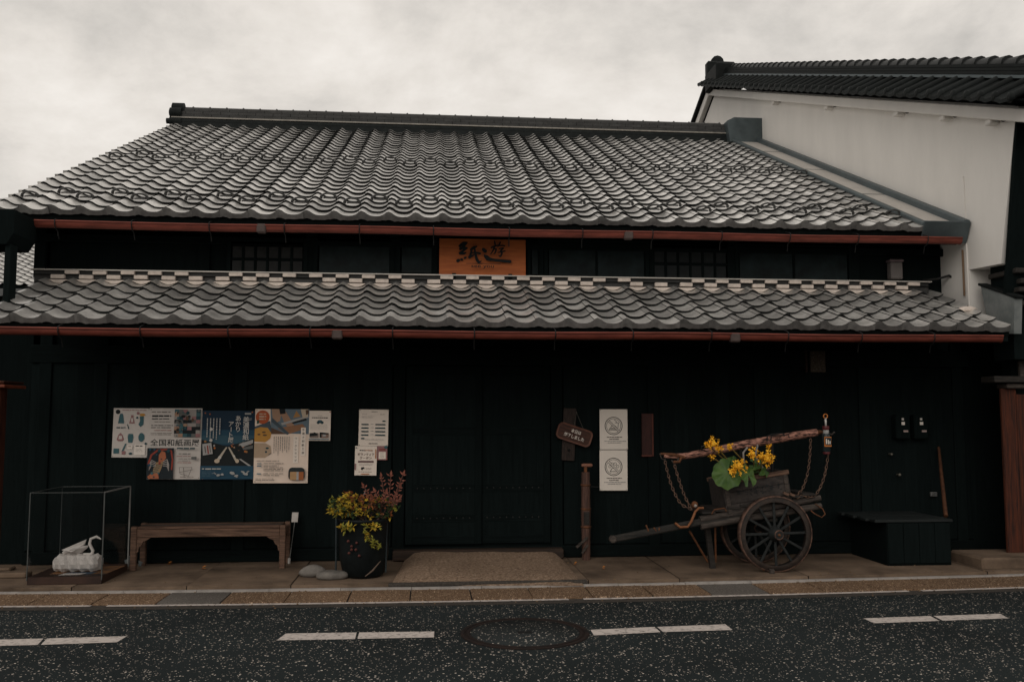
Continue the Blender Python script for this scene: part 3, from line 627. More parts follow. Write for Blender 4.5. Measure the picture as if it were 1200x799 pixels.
MB().add([(XW0-3.4,8.6,2.5),(XW0-.75,8.6,2.5),(XW0-.75,11.8,3.1),(XW0-3.4,11.8,3.1),(XW0-.75,14.4,2.6),(XW0-3.4,14.4,2.6)], [(0,1,2,3),(3,2,4,5)]).build('roof', M_TILED, nl)
a = on_y(-16, 660, 8.6); b = on_y(2, 455, 8.6); MB().box(a.x,b.x,8.58,8.72,.04,b.z,.008).build('porch_post', M_BROWNV, nl)
a = on_y(-20, 454, 8.5); b = on_y(8, 450.5, 8.5); MB().box(a.x,b.x,8.46,8.9,a.z,b.z,.006).build('porch_cap_board', mat('orange_red_board', (.20,.05,.025), .6, var=.4), nl)
a = on_y(-20, 449, 8.5); b = on_y(5, 446, 8.5); MB().box(a.x,b.x,8.5,8.9,a.z,b.z,.006).build('porch_upper_board', M_BROWNV, nl)
for k, (px, py) in enumerate(((-10,668),(8,676))):
    a = on_z(px, py, .045); MB().box(a.x-.25,a.x+.2,a.y-.08,a.y+.06,.045,.075+.02*k,.012).build('porch_stone', M_CONC, nl)
# far roof glimpsed past the upper wall
FD = 24.0
fr_h = thing('far_house', (on_y(30,300,FD).x, FD, 0), 'grey tiled roof of a house far behind, glimpsed beside the upper wall', 'house')
fo = on_y(30, 335, FD); foz = fo.z
fdeck = link('tile_roof', MB().box(-2.4,.5,0,5.2,-.1,-.01).mesh('tile_roof', M_DECK), fr_h, (0,0,foz), (math.atan(.5),0,0))
vs_, fs2, sm2 = [], [], []
for r in range(22):
    for c in range(11):
        o_ = len(vs_); vs_ += [(v[0]-2.4+c*P_+.03, v[1]+r*CO, v[2]) for v in G_T[0]]; fs2 += [tuple(i+o_ for i in q_) for q_ in G_T[1]]; sm2 += G_T[2]
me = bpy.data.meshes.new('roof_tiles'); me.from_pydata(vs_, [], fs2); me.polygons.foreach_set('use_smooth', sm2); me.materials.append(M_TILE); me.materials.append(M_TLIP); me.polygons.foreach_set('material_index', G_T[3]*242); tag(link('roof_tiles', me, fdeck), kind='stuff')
zt_ = foz+5.2*math.sin(math.atan(.5)); yt_ = FD+5.2*math.cos(math.atan(.5))
MB().box(fo.x-2.35,fo.x+.4,FD+.4,FD+6.0,.0,foz+.05).build('wall', M_PLASTG, fr_h)
MB().add([(fo.x-2.4,yt_,zt_),(fo.x+.5,yt_,zt_),(fo.x+.5,yt_+3.2,zt_-1.6),(fo.x-2.4,yt_+3.2,zt_-1.6)], [(0,1,2,3)]).build('rear_roof', M_TILED, fr_h)

# ================================================================== SIGNS AND NOTICES
class Sheet:
    """a flat sheet on the wall; u, v run 0..1 from its upper left corner"""
    def __init__(s, name, label, cat, quad, paper, Y=None, rot=0., group=None, thick=.0015, curl=.006):
        Y = Y or YW-.036
        (x0,y0),(x1,y1) = quad; a = on_y(x0, y0, Y); b = on_y(x1, y1, Y)
        s.w = b.x-a.x; s.h = a.z-b.z; s.k = 0; s.acc = {}; s.order = []
        n = 6; v = []; f = []
        s.curl = curl; 
        for j in range(n+1):
            for i in range(n+1): v.append((s.w*i/n, 0, -s.h*j/n))
        f = [(j*(n+1)+i, j*(n+1)+i+1, (j+1)*(n+1)+i+1, (j+1)*(n+1)+i) for j in range(n) for i in range(n)]
        m = MB(); m.box(0, s.w, 0, thick, -s.h, 0)
        s.o = link(name, m.mesh(name, paper), None, (a.x, Y, a.z), (rng.uniform(-.004,.004), rot, 0)); tag(s.o, label, cat, group)
    def _a(s, v, f, m, name):
        s.k += 1; y = -.0006-.00022*s.k
        key = (name, m.name)
        if key not in s.acc: s.acc[key] = (MB(), m, name)
        s.acc[key][0].add([(a[0], y, a[1]) for a in v], f)
    def rect(s, u0, v0, u1, v1, m, name='printed_panel'):
        W_, H_ = s.w, s.h; s._a([(u0*W_,-v0*H_),(u1*W_,-v0*H_),(u1*W_,-v1*H_),(u0*W_,-v1*H_)], [(0,1,2,3)], m, name)
    def poly(s, pts, m, name='printed_picture'):
        s._a([(u*s.w,-v*s.h) for u, v in pts], [tuple(range(len(pts)))], m, name)
    def disc(s, u, v, r, m, name='printed_picture', asp=1., n=20):
        s._a([(u*s.w+r*s.w*math.cos(2*math.pi*i/n), -v*s.h+r*asp*s.w*math.sin(2*math.pi*i/n)) for i in range(n)], [tuple(range(n))], m, name)
    def ring(s, u, v, r0, r1, m, name='printed_emblem', n=36):
        vv = [(u*s.w+r*s.w*math.cos(2*math.pi*i/n), -v*s.h+r*s.w*math.sin(2*math.pi*i/n)) for r in (r0, r1) for i in range(n)]
        s._a(vv, [(i, (i+1)%n, n+(i+1)%n, n+i) for i in range(n)], m, name)
    def line(s, pts, wd, m, name='printed_picture'):
        P = [(u*s.w, -v*s.h) for u, v in pts]
        for i in range(len(P)-1):
            a, b = Vector(P[i]), Vector(P[i+1]); d = (b-a); 
            if d.length < 1e-6: continue
            d.normalize(); nn = Vector((-d.y, d.x))*wd*s.w/2; d = d*wd*s.w*.3
            s._a([tuple(a-d+nn), tuple(a-d-nn), tuple(b+d-nn), tuple(b+d+nn)], [(0,1,2,3)], m, name)
    def text(s, body, u, v, h, m, width=None, bold=0., center=False):     # (u, v): upper left; h: height in sheet heights
        vv, f, x0, x1, y0, y1 = text2d(body, bold)
        if not vv: return
        k = h*s.h/max(y1-y0, 1e-6); kx = k if width is None else width*s.w/(x1-x0)
        ox = u*s.w - (kx*(x1-x0)/2 if center else 0)
        s._a([(ox+(a-x0)*kx, -v*s.h-(y1-b)*k) for a, b in vv], f, m, 'lettering')
    def vtext(s, body, u, v, ch, m, bold=0., step=1.12):                  # vertical line of characters, ch: char height in sheet heights
        for i, c in enumerate(body):
            vv, f, x0, x1, y0, y1 = text2d(c, bold); 
            if not vv: continue
            k = ch*s.h/.92; cx, cy = (x0+x1)/2, (y0+y1)/2
            rotq = c == 'ー'
            pts = [((b-cy), -(a-cx)) if rotq else (a-cx, b-cy) for a, b in vv]
            s._a([(u*s.w+a*k, -(v+ch*(.5+i*step))*s.h+b*k) for a, b in pts], f, m, 'lettering')
    def lines(s, u0, v0, u1, v1, n, m, th=.35, ragged=.3):
        for i in range(n):
            vv = v0+(v1-v0)*i/n; hh = (v1-v0)/n*th; u = u0; e = u1-(u1-u0)*rng.uniform(0, ragged)
            while u < e:
                q = min(e, u+rng.uniform(.04,.12)); s.rect(u, vv, q, vv+hh*rng.uniform(.7,1), m, 'fine_print'); u = q+rng.uniform(.008,.02)
    def vlines(s, u0, v0, u1, v1, n, m, th=.4, ragged=.3):
        for i in range(n):
            uu = u0+(u1-u0)*i/n; ww = (u1-u0)/n*th; v = v0; e = v1-(v1-v0)*rng.uniform(0, ragged)
            while v < e:
                q = min(e, v+rng.uniform(.015,.05)); s.rect(uu, v, uu+ww, q, m, 'fine_print'); v = q+rng.uniform(.004,.008)
    def pins(s, m, r=.012, at=((.03,.02),(.97,.02),(.03,.98),(.97,.98))):
        for u, v in at: 
            b = MB(); b.lathe([(.0005,-.006),(r*s.w,-.004),(r*s.w,0)], (u*s.w,0,-v*s.h), 8, 'y'); b.build('drawing_pin', m, s.o, True)
    def done(s):
        for mb, m, name in s.acc.values():
            o = mb.build(name, m, s.o, True)
            if name != 'lettering': tag(o, kind='stuff')
        return s.o
PAPER = mat('printed_paper', (.72,.65,.59), .85, var=.05, scale=6, bump=0)
PAPERG = mat('greyed_poster_paper', (.52,.475,.44), .85, var=.07, scale=6, bump=0)
PAPERW = mat('warm_poster_paper', (.74,.60,.50), .85, var=.06, scale=6, bump=0)
PAPERM = mat('cream_notice_paper', (.77,.67,.585), .85, var=.05, scale=6, bump=0)
C = lambda n, *c: flat('print_'+n, c)
teal, dteal, pink, red, org_, yel, navy = C('teal',.045,.11,.125), C('deep_teal',.015,.05,.062), C('pink',.27,.135,.135), C('red',.25,.045,.03), C('orange',.42,.13,.035), C('yellow',.46,.23,.05), C('navy',.008,.024,.045)
navy2, grey, soft, white, flesh, brown, cream, black, blue, pgrey = C('mid_navy',.016,.055,.09), C('grey',.12,.12,.115), C('soft_ink',.105,.09,.082), C('white',.5,.47,.44), C('flesh',.34,.21,.14), C('brown',.10,.055,.035), C('cream',.5,.4,.3), C('black',.010,.013,.014), C('steel_blue',.11,.17,.21), C('pale_grey',.33,.32,.31)
pinm = mat('orange_pin', (.40,.12,.05), .5); pind = mat('dark_pin', (.04,.035,.03), .5)

# 1 craft clothes poster
p = Sheet('poster', 'small pale poster of six garments in teal and pink, beside the lobster poster', 'poster', ((133.5,478),(174,535.5)), PAPERG, rot=.012, group='posters pinned along the dark wall')
p.disc(.12,.075,.065,black); p.lines(.24,.03,.95,.07,1,pink,.4,.1)
def garment(u, v, k, m):
    w_, h_ = .075, .11
    if k == 0: p.poly([(u-.03,v),(u+.03,v),(u+.05,v+.03),(u+.085,v+.2),(u-.085,v+.2),(u-.05,v+.03)], m)
    elif k == 1: p.poly([(u-.04,v+.03),(u+.04,v+.03),(u+.03,v+.07),(u+.08,v+.2),(u-.08,v+.2),(u-.03,v+.07)], m); p.rect(u-.03,v+.09,u+.03,v+.17,PAPERG)
    elif k == 2: p.poly([(u-.05,v+.03),(u+.06,v+.03),(u+.06,v+.2),(u-.02,v+.25),(u-.08,v+.2),(u-.04,v+.13)], m); p.disc(u+.02,v+.0,.08,yel,asp=.5)
    elif k == 3: p.poly([(u,v),(u+.06,v+.05),(u+.1,v+.14),(u+.06,v+.17),(u-.06,v+.17),(u-.1,v+.14),(u-.06,v+.05)], m); p.poly([(u-.04,v+.06),(u+.04,v+.06),(u+.05,v+.13),(u-.05,v+.13)], PAPERG)
    elif k == 4: p.poly([(u-.06,v+.02),(u+.06,v+.02),(u+.08,v+.08),(u+.055,v+.2),(u-.055,v+.2),(u-.08,v+.08)], m)
    else: p.disc(u,v+.1,.085,m,asp=1.5)
for k, (u, v, m) in enumerate(((.22,.11,teal),(.52,.11,pink),(.78,.13,teal),(.22,.5,pink),(.5,.5,teal),(.8,.49,teal))): garment(u, v, k, m)
p.lines(.1,.385,.36,.42,1,dteal,.7,.1); p.line([(.40,.33),(.44,.42)],.02,dteal); p.disc(.68,.1,.04,pink); p.disc(.66,.19,.03,dteal); p.disc(.93,.72,.035,dteal)
p.poly([(.36,.72),(.40,.72),(.31,.9),(.27,.88)], teal); p.rect(.05,.82,.2,.92,teal); p.rect(.28,.87,.38,.94,pink); p.disc(.52,.92,.05,dteal,asp=.6); p.disc(.84,.93,.04,teal)
p.rect(.62,.735,.92,.95,PAPER); p.lines(.65,.755,.88,.79,1,black,.7,.1); p.lines(.66,.82,.86,.9,3,soft,.2,.2); p.rect(.43,.75,.57,.83,PAPER); p.lines(.45,.77,.56,.81,1,brown,.5,.1)
p.pins(pind, .01); p.done()
# 2 washi picture exhibition
p = Sheet('poster', 'exhibition poster with a lobster picture and a photo collage above bold kanji', 'poster', ((175.5,478),(235,561)), PAPERG, rot=.006, group='posters pinned along the dark wall')
p.text('全国和紙画展', .035, .435, .105, black, .93, .012)
p.lines(.04,.05,.42,.08,1,soft,.4,.1); p.lines(.05,.10,.45,.15,1,black,.5,.1); p.lines(.05,.145,.44,.18,1,black,.4,.2); p.lines(.1,.19,.4,.21,1,soft,.4,.2); p.lines(.04,.24,.46,.30,2,black,.35,.1); p.lines(.1,.31,.45,.33,1,red,.4,.2); p.lines(.04,.35,.46,.39,2,soft,.3,.2)
pal = [black, grey, dteal, pale := C('collage_pale',.30,.27,.25), pink, teal, flesh, brown]
for i in range(6):
    for j in range(8):
        u0 = .48+i*.083; v0 = .015+j*.049; p.rect(u0, v0, u0+.083, v0+.049, pal[rng.choice((0,0,1,2,3,3,3,4,5,6,1,0))], 'printed_picture')
for k in range(26): p.disc(.5+rng.random()*.45,.03+rng.random()*.36,.012+rng.random()*.03, rng.choice(pal), asp=rng.uniform(.5,1.6), n=8)
p.rect(0,.56,.50,.995,C('ink_blue_black',.012,.018,.022),'printed_picture')
p.line([(.36,.58),(.2,.59),(.08,.66),(.03,.78)],.035,red); p.line([(.36,.58),(.45,.60),(.48,.72),(.47,.86)],.03,red)
shell = C('shell',.26,.17,.09); shell2 = C('shell_orange',.36,.12,.06)
p.poly([(.22,.66),(.27,.60),(.34,.62),(.36,.70),(.30,.76),(.22,.77)], shell2); p.poly([(.18,.76),(.31,.75),(.28,.84),(.24,.92),(.12,.93),(.12,.86)], shell)
for k in range(5): p.line([(.14-.006*k,.80+k*.027),(.28-.02*k,.79+k*.027)],.012,dteal)
p.poly([(.02,.96),(.10,.91),(.22,.92),(.24,.99),(.04,.99)], shell2)
for k in range(4): p.line([(.17,.76+k*.02),(.09,.73+k*.025),(.05,.79+k*.025)],.012,pale); p.line([(.31,.75+k*.02),(.38,.72+k*.03),(.42,.80+k*.025)],.014,pale)
for k in range(14): p.disc(.02+rng.random()*.46,.57+rng.random()*.41,.008+rng.random()*.02, rng.choice((teal,dteal,shell2,red,navy2)), n=7)
p.disc(.23,.60,.03,dteal); p.disc(.40,.60,.035,dteal)
p.lines(.56,.555,.90,.59,1,dteal,.6,.0); p.lines(.60,.635,.82,.66,1,black,.5,0); p.lines(.56,.67,.85,.69,1,pink,.5,.1); p.lines(.6,.71,.85,.76,2,soft,.3,.2); p.lines(.58,.76,.85,.79,1,red,.3,.2)
p.line([(.62,.83),(.86,.83),(.80,.95),(.64,.92),(.62,.83)],.008,soft); p.line([(.70,.83),(.72,.97)],.01,soft); p.line([(.62,.90),(.88,.86)],.008,soft); p.lines(.64,.96,.9,.98,1,soft,.4,.1); p.rect(.84,.68,.94,.72,grey)
p.pins(pind,.008); p.done()
# 3 night light-art poster
p = Sheet('poster', 'deep blue night street poster with white vertical lettering and two rows of lights', 'poster', ((237,481),(297,561.5)), navy, rot=.004, group='posters pinned along the dark wall')
p.rect(0,.28,1,.50,navy2,'printed_picture'); p.rect(0,.36,1,.48,C('dusk_blue',.03,.075,.105),'printed_picture')
p.poly([(0,.42),(.5,.52),(1,.40),(1,.80),(0,.80)], black)
for k in range(22):
    t = rng.random(); sgn = rng.choice((-1,1)); d_ = .06+t*.42; p.disc(.5+sgn*d_*1.0, .50+rng.uniform(-.08,.18)*d_*2, .012+.03*d_, rng.choice((brown,flesh,pgrey,grey,org_,C('amber',.30,.14,.05))), asp=rng.uniform(.4,1.1), n=8)
p.poly([(.72,.48),(.98,.42),(.98,.47),(.78,.53)], pgrey); p.poly([(.78,.54),(.98,.50),(.98,.55),(.8,.57)], grey)
p.poly([(.47,.53),(.5,.53),(.34,.74),(.27,.74)], C('warm_light',.42,.37,.30)); p.poly([(.51,.53),(.54,.53),(.70,.73),(.65,.73)], C('warm_light',.42,.37,.30))
p.disc(.31,.73,.05,cream,asp=.8); p.disc(.69,.73,.035,cream,asp=1.1); p.disc(.36,.68,.03,white); p.disc(.63,.66,.02,white)
p.poly([(.72,.70),(.76,.70),(.96,.80),(.94,.82)], pgrey)
p.rect(0,.80,1,.99,navy2,'printed_panel')
p.vtext('美濃和紙', .84, .085, .085, white, .012, 1.0); p.vtext('あかり', .69, .07, .08, white, .012, 1.0); p.vtext('アート展', .56, .155, .078, white, .012, 1.0)
p.vlines(.10,.11,.40,.45,5,pgrey,.34,.35); p.disc(.19,.27,.03,white); p.disc(.19,.43,.03,white)
p.poly([(.03,.485),(.20,.465),(.235,.625),(.05,.65)], pgrey); p.line([(.08,.52),(.1,.61)],.02,soft); p.line([(.13,.51),(.15,.62)],.025,red); p.line([(.17,.51),(.19,.60)],.015,soft)
p.lines(.04,.835,.42,.87,1,white,.5,.05); p.lines(.04,.88,.28,.96,4,blue,.25,.3)
for u, v, r in ((.27,.905,.028),(.36,.93,.04),(.42,.92,.03),(.60,.90,.05),(.80,.89,.035),(.86,.92,.04),(.90,.88,.03),(.70,.95,.04)):
    for q in range(4): p.disc(u+rng.uniform(-.03,.03), v+rng.uniform(-.012,.012), r*rng.uniform(.35,.8), pgrey, asp=rng.uniform(.4,.9), n=8)
p.rect(.82,.03,.94,.055,pgrey); p.lines(.90,.11,.96,.15,2,pgrey,.4,.1)
p.pins(pinm,.016,((.06,.035),(.15,.05),(.95,.02),(.05,.985),(.96,.985))); p.done()
# 4 workshop poster
p = Sheet('poster', 'large cream workshop poster with an orange badge and a photo of hands at work', 'poster', ((299.3,479),(361,565.5)), PAPERW, rot=.006, group='posters pinned along the dark wall')
p.poly([(.28,.0),(1,.0),(1,.34),(.55,.33),(.30,.30)], C('photo_blue',.12,.16,.19)); p.poly([(.30,.0),(.50,.0),(.46,.16),(.34,.20)], flesh); p.poly([(.45,.03),(.56,.03),(.78,.28),(.70,.31),(.55,.20)], C('arm',.34,.20,.13))
p.poly([(.44,.0),(.55,.0),(.56,.06),(.46,.07)], black); p.poly([(.76,.02),(.84,.1),(.70,.12)], C('ochre',.36,.19,.07)); p.poly([(.66,.17),(.94,.12),(.96,.15),(.70,.20)], black); p.poly([(.30,.25),(.60,.34),(.28,.34)], brown); p.poly([(.42,.26),(.88,.2),(.95,.26),(.62,.34)], C('tray',.26,.13,.07)); p.poly([(.48,.19),(.97,.09),(1,.11),(.5,.22)], pgrey); p.poly([(.32,.12),(.64,.33),(.60,.35),(.30,.17)], C('slate',.06,.08,.095)); p.poly([(.84,.0),(.98,.0),(.98,.1),(.88,.12)], cream); p.poly([(.93,.01),(.99,.01),(.99,.06),(.94,.08)], brown)
p.poly([(0,.24),(.28,.16),(.31,.30),(.2,.36),(0,.28)], C('slate',.06,.08,.095))
p.poly([(0,.27),(.10,.245),(.24,.255),(.31,.33),(.29,.40),(.2,.45),(0,.44)], yel); p.disc(.08,.345,.03,brown,asp=.5); p.disc(.17,.315,.035,brown,asp=.45); p.disc(.19,.355,.04,brown,asp=.4)
p.poly([(0,.46),(.2,.46),(.30,.50),(.32,.60),(.2,.66),(0,.66)], C('sand',.40,.29,.20)); p.disc(.24,.53,.03,dteal,asp=.6); p.disc(.22,.58,.02,dteal); p.line([(.27,.62),(.31,.60)],.012,dteal)
p.disc(.14,.11,.128,C('badge',.40,.085,.03),asp=1.0); 
for k, v in enumerate((.06,.095,.13)): p.lines(.075,v,.21,v+.03,1,cream,.6,.1)
p.poly([(.04,.155),(.08,.15),(.075,.195),(.035,.2)], C('leaf_green',.02,.07,.045))
p.rect(.855,.25,.945,.63,PAPERM); p.rect(.72,.37,.815,.73,PAPERM)
p.vtext('手漉き和紙工房', .90, .262, .034, black, .004, 1.52); p.vtext('ワークショップ', .767, .382, .034, black, .004, 1.45)
p.vlines(.36,.37,.68,.64,8,soft,.22,.35)
p.lines(.06,.695,.5,.71,1,soft,.5,.1)
for v in (.73,.76,.785,.805,.825,.865,.89): p.lines(.19,v,.58,v+.02,1,soft,.45,.3)
p.rect(.07,.725,.15,.745,pgrey); p.rect(.07,.76,.15,.775,blue); p.rect(.07,.865,.15,.88,blue); p.lines(.05,.935,.40,.97,2,soft,.4,.2)
def rrect(u0,v0,u1,v1,r,m):
    pts = []
    for cx, cy, a0 in ((u1-r,v0+r,-90),(u1-r,v1-r,0),(u0+r,v1-r,90),(u0+r,v0+r,180)):
        for k in range(5): a = R(a0+k*22.5); pts.append((cx+r*math.cos(a), cy+r*math.sin(a)*.75))
    p.poly(pts, m)
rrect(.65,.77,.95,.975,.07,C('display_black',.02,.026,.028)); p.rect(.68,.845,.80,.955,C('display_amber',.40,.24,.12),'printed_picture'); p.rect(.80,.845,.84,.955,pgrey,'printed_picture'); p.rect(.84,.845,.93,.955,C('display_orange',.30,.10,.035),'printed_picture')
p.pins(pind,.008); p.done()
# 5 parking notice
p = Sheet('notice', 'small cream notice with a blue car symbol and two photos, beside the workshop poster', 'notice', ((362.2,481),(387.3,516)), PAPERM, rot=.01, group='paper notices pinned on the dark wall')
p.lines(.4,.16,.62,.19,1,soft,.5,.1); p.lines(.14,.22,.86,.28,1,black,.55,.0)
p.poly([(.36,.385),(.40,.35),(.46,.31),(.56,.31),(.62,.35),(.68,.37),(.68,.42),(.36,.42)], dteal); p.disc(.43,.42,.04,dteal,n=10); p.disc(.61,.42,.04,dteal,n=10); p.rect(.46,.335,.56,.36,blue)
p.lines(.08,.46,.92,.66,5,pgrey,.2,.1)
p.rect(.06,.74,.46,.90,C('photo_a',.20,.16,.14),'printed_picture'); p.poly([(.06,.78),(.3,.72),(.46,.80),(.4,.83),(.06,.86)], black); p.rect(.52,.74,.93,.90,C('photo_b',.23,.15,.12),'printed_picture'); p.poly([(.52,.72),(.92,.74),(.92,.79),(.6,.79),(.62,.9),(.54,.9)], black); p.rect(.66,.79,.80,.86,pgrey,'printed_picture'); p.rect(.03,.935,.96,.965,blue)
p.pins(pinm,.03,((.96,.04),)); p.done()
# 6 table notice
p = Sheet('notice', 'large cream notice printed with two columns of dark bars', 'notice', ((421,479.5),(455,522)), PAPERM, rot=.012, group='paper notices pinned on the dark wall')
p.lines(.42,.055,.62,.085,1,soft,.6,0); p.lines(.1,.12,.3,.16,2,soft,.25,.2); p.lines(.72,.12,.9,.16,2,soft,.25,.2); p.lines(.1,.18,.55,.25,3,pgrey,.25,.3)
p.rect(.80,.30,.90,.335,dteal)
for k in range(4): v = .395+k*.097; p.rect(.09,v,.33,v+.035,dteal); p.rect(.56,v,.90,v+.035,dteal); p.lines(.4,v,.5,v+.03,1,pgrey,.4,0)
p.rect(.09,.78,.2,.815,dteal); p.lines(.22,.81,.9,.86,2,pgrey,.25,.1); p.lines(.35,.925,.65,.955,1,black,.6,0)
p.pins(pind,.014); p.done()
# 7 volunteer coupon
p = Sheet('notice', 'volunteer coupon notice with brown katakana, overlapping below the barred notice', 'notice', ((416.3,522.3),(441.5,556.5)), PAPERM, Y=YW-.041, rot=.016, group='paper notices pinned on the dark wall')
p.lines(.2,.135,.8,.18,1,black,.8,0); p.lines(.45,.137,.8,.18,1,org_,.6,0); p.text('ボランティア', .12,.235,.10,brown,.76,.01); p.text('クーポン', .22,.36,.09,brown,.55,.01)
p.rect(.15,.50,.86,.565,C('maroon_bar',.15,.09,.085)); p.lines(.2,.60,.85,.68,2,pgrey,.3,.1); p.poly([(.30,.73),(.42,.71),(.46,.77),(.38,.78),(.36,.82),(.30,.80)], black); p.lines(.5,.74,.8,.82,3,soft,.25,.2); p.lines(.18,.87,.85,.9,1,soft,.4,.1); p.rect(.3,.94,.68,.965,org_); p.rect(.93,.1,.97,.42,org_); p.rect(.01,.6,.06,.82,pink); p.disc(.06,.06,.03,teal)
p.done()
# 8 pink leaflet
p = Sheet('notice', 'tiny pink edged leaflet tucked beside the coupon notice', 'notice', ((442.2,522.5),(453.8,538.8)), pink, Y=YW-.039, rot=.005, group='paper notices pinned on the dark wall')
p.rect(.15,.42,.85,.92,PAPERM); p.lines(.2,.2,.8,.34,1,red,.8,0); p.lines(.3,.5,.7,.85,4,pgrey,.3,.2); p.disc(.85,.08,.16,teal); p.pins(pinm,.05,((.08,.97),(.95,.96))); p.done()
# 9, 10 prohibition notices
def prohibit(y0, y1, label, draw, rot):
    p = Sheet('prohibition_notice', label, 'notice', ((702.6,y0),(735.6,y1)), mat('grey_cream_card', (.72,.65,.58), .85, var=.05, scale=6, bump=0), Y=YW-.05, rot=rot, group='round symbol notices by the door')
    cy = .415; p.ring(.5,cy,.295,.32,M_INK); p.ring(.5,cy,.248,.262,M_INK)
    draw(p, cy)
    a = .185; p.line([(.5-a,cy-a*.70),(.5+a,cy+a*.70)],.055,MATS['grey_cream_card'],'printed_emblem'); 
    for o_ in (-.018,.018): p.line([(.5-a+o_,cy-a*.70-o_*.7),(.5+a+o_,cy+a*.70-o_*.7)],.016,M_INK,'printed_emblem')
    p.lines(.25,.685,.80,.715,1,soft,.75,0); p.lines(.34,.735,.68,.765,1,soft,.75,0); p.lines(.16,.785,.94,.81,1,pgrey,.7,0); p.lines(.28,.825,.76,.85,1,pgrey,.7,0)
    p.pins(pind,.01); return p.done()
def burger(p, cy):
    p.line([(.40,cy+.05),(.41,cy+.01),(.47,cy-.005),(.55,cy+.0),(.60,cy+.03),(.60,cy+.05),(.36,cy+.05)],.016,M_INK,'printed_emblem'); p.line([(.34,cy+.075),(.60,cy+.075)],.016,M_INK,'printed_emblem'); p.line([(.34,cy+.075),(.34,cy+.105),(.60,cy+.105),(.60,cy+.075)],.016,M_INK,'printed_emblem')
    p.line([(.55,cy-.08),(.67,cy-.08),(.65,cy+.06)],.016,M_INK,'printed_emblem'); p.line([(.61,cy-.08),(.58,cy-.13),(.52,cy-.15)],.016,M_INK,'printed_emblem')
def paw(p, cy):
    for u, v in ((.37,-.01),(.45,-.075),(.56,-.075),(.65,-.01)): p.ring(u,cy+v,.038,.052,M_INK,n=16)
    p.line([(.38,cy+.115),(.43,cy+.05),(.5,cy+.025),(.57,cy+.05),(.62,cy+.115),(.38,cy+.115)],.018,M_INK,'printed_emblem')
prohibit(479.5, 526.3, 'pale notice with a crossed out burger and drink symbol', burger, .0)
prohibit(527.2, 574.3, 'pale notice with a crossed out paw print symbol', paw, .004)

# shop sign board over the lower roof
YS = YW-.10
p = Sheet('shop_sign', 'orange brown wooden shop sign with black brush calligraphy above the entrance', 'sign', ((515,279.5),(616,324)), M_ORANGE, Y=YS, thick=.04)
def sz(x, y): return ((x-236)/(905-236), (y-213)/(492-213))
def stroke(pts, wds):
    v, f = brush([(sz(*q)[0]*p.w, -sz(*q)[1]*p.h) for q in pts], [w_*p.w/669 for w_ in wds]); 
    for q in f: p._a([v[i] for i in q], [tuple(range(len(q)))], M_INK, 'lettering')
for pts, wd in (([(392,268),(420,248),(448,242)],(20,26,14)), ([(446,244),(415,278),(398,290)],(14,20,24)), ([(398,288),(430,282),(448,284)],(22,20,14)), ([(448,284),(410,312),(396,324)],(14,18,24)), ([(396,324),(425,326),(440,318)],(24,18,10)),
                ([(378,382),(386,378)],(26,22)), ([(406,372),(412,374)],(20,18)), ([(432,360),(440,356)],(20,14)),
                ([(522,272),(500,282),(478,298)],(14,22,18)), ([(484,295),(478,330),(468,356)],(14,16,22)), ([(466,354),(490,344),(505,334)],(20,14,8)), ([(470,330),(510,318),(548,326)],(8,12,18)), ([(506,284),(514,330),(524,370),(538,394)],(12,16,22,20)), ([(538,394),(552,388),(560,380)],(18,12,4)),
                ([(574,296),(588,308)],(26,30)), ([(583,340),(596,352),(612,366)],(14,30,34)), ([(606,366),(650,374),(720,380),(780,385)],(30,22,22,26)),
                ([(660,232),(664,256)],(10,14)), ([(636,282),(668,268),(690,264)],(14,14,8)), ([(660,272),(648,305),(630,332)],(14,12,8)), ([(650,298),(672,292),(664,322),(654,330)],(8,12,12,6)),
                ([(704,242),(694,262),(684,276)],(12,12,6)), ([(696,268),(722,266),(738,270)],(10,12,10)), ([(694,292),(728,286),(706,306)],(8,12,12)), ([(708,302),(716,326),(704,350),(692,344)],(10,14,14,6)), ([(684,322),(710,316),(740,310)],(6,12,10))): stroke(pts, wd)
u0, v0 = sz(440,406); u1, v1 = sz(706,410); p.rect(u0,v0,u1,v1,M_INK,'lettering')
u0, v0 = sz(480,420); u1, v1 = sz(655,446); p.text('see you', u0, v0, v1-v0, M_INK, u1-u0, .012)
o = p.done()
for px in (532, 598):
    a = on_y(px, 323, YS-.01); MB().box(a.x-.02-o.location.x, a.x+.02-o.location.x, -.02, .05, -p.h-.03, -p.h+.022).build('foot_cleat', M_BLACK, o, True)
MB().box(.05,p.w-.05,.04,.105,-p.h-.02,-.04).build('backing_block', M_BLACK, o, True)

# hanging plank and closed plaque
a = on_y(660.5,478,YW-.04); b = on_y(672.5,538,YW-.04)
hb = MB(); hb.box(0, .135, -.012, .010, -.54, 0, .004)
pl = link('hanging_plank', hb.mesh('hanging_plank', mat('scorched_plank', (.010,.008,.0075), .8, col2=(.05,.034,.028), scale=9, stretch=(6,6,1), bump=.4)), None, (a.x, YW-.036, a.z), (0,.045,0)); tag(pl, 'narrow scorched plank hanging behind the tilted closed plaque', 'plank')
MB().lathe([(.001,-.02),(.012,-.016),(.012,.0)], (.07,-.012,-.43), 8, 'y').build('peg', M_IRON, pl, True)
ctr = on_y(673.2, 509, YW-.09)
pq = link('closed_plaque', None, None, tuple(ctr), (0, R(18.5), 0)); tag(pq, 'rounded dark wooden plaque with white lettering, hanging tilted from a string', 'plaque')
def rr2(w_, h_, r): return [(sx*(w_/2-r)+r*math.cos(R(a0+k*15)), sy*(h_/2-r)+r*math.sin(R(a0+k*15))) for sx, sy, a0 in ((1,1,0),(-1,1,90),(-1,-1,180),(1,-1,270)) for k in range(7)]
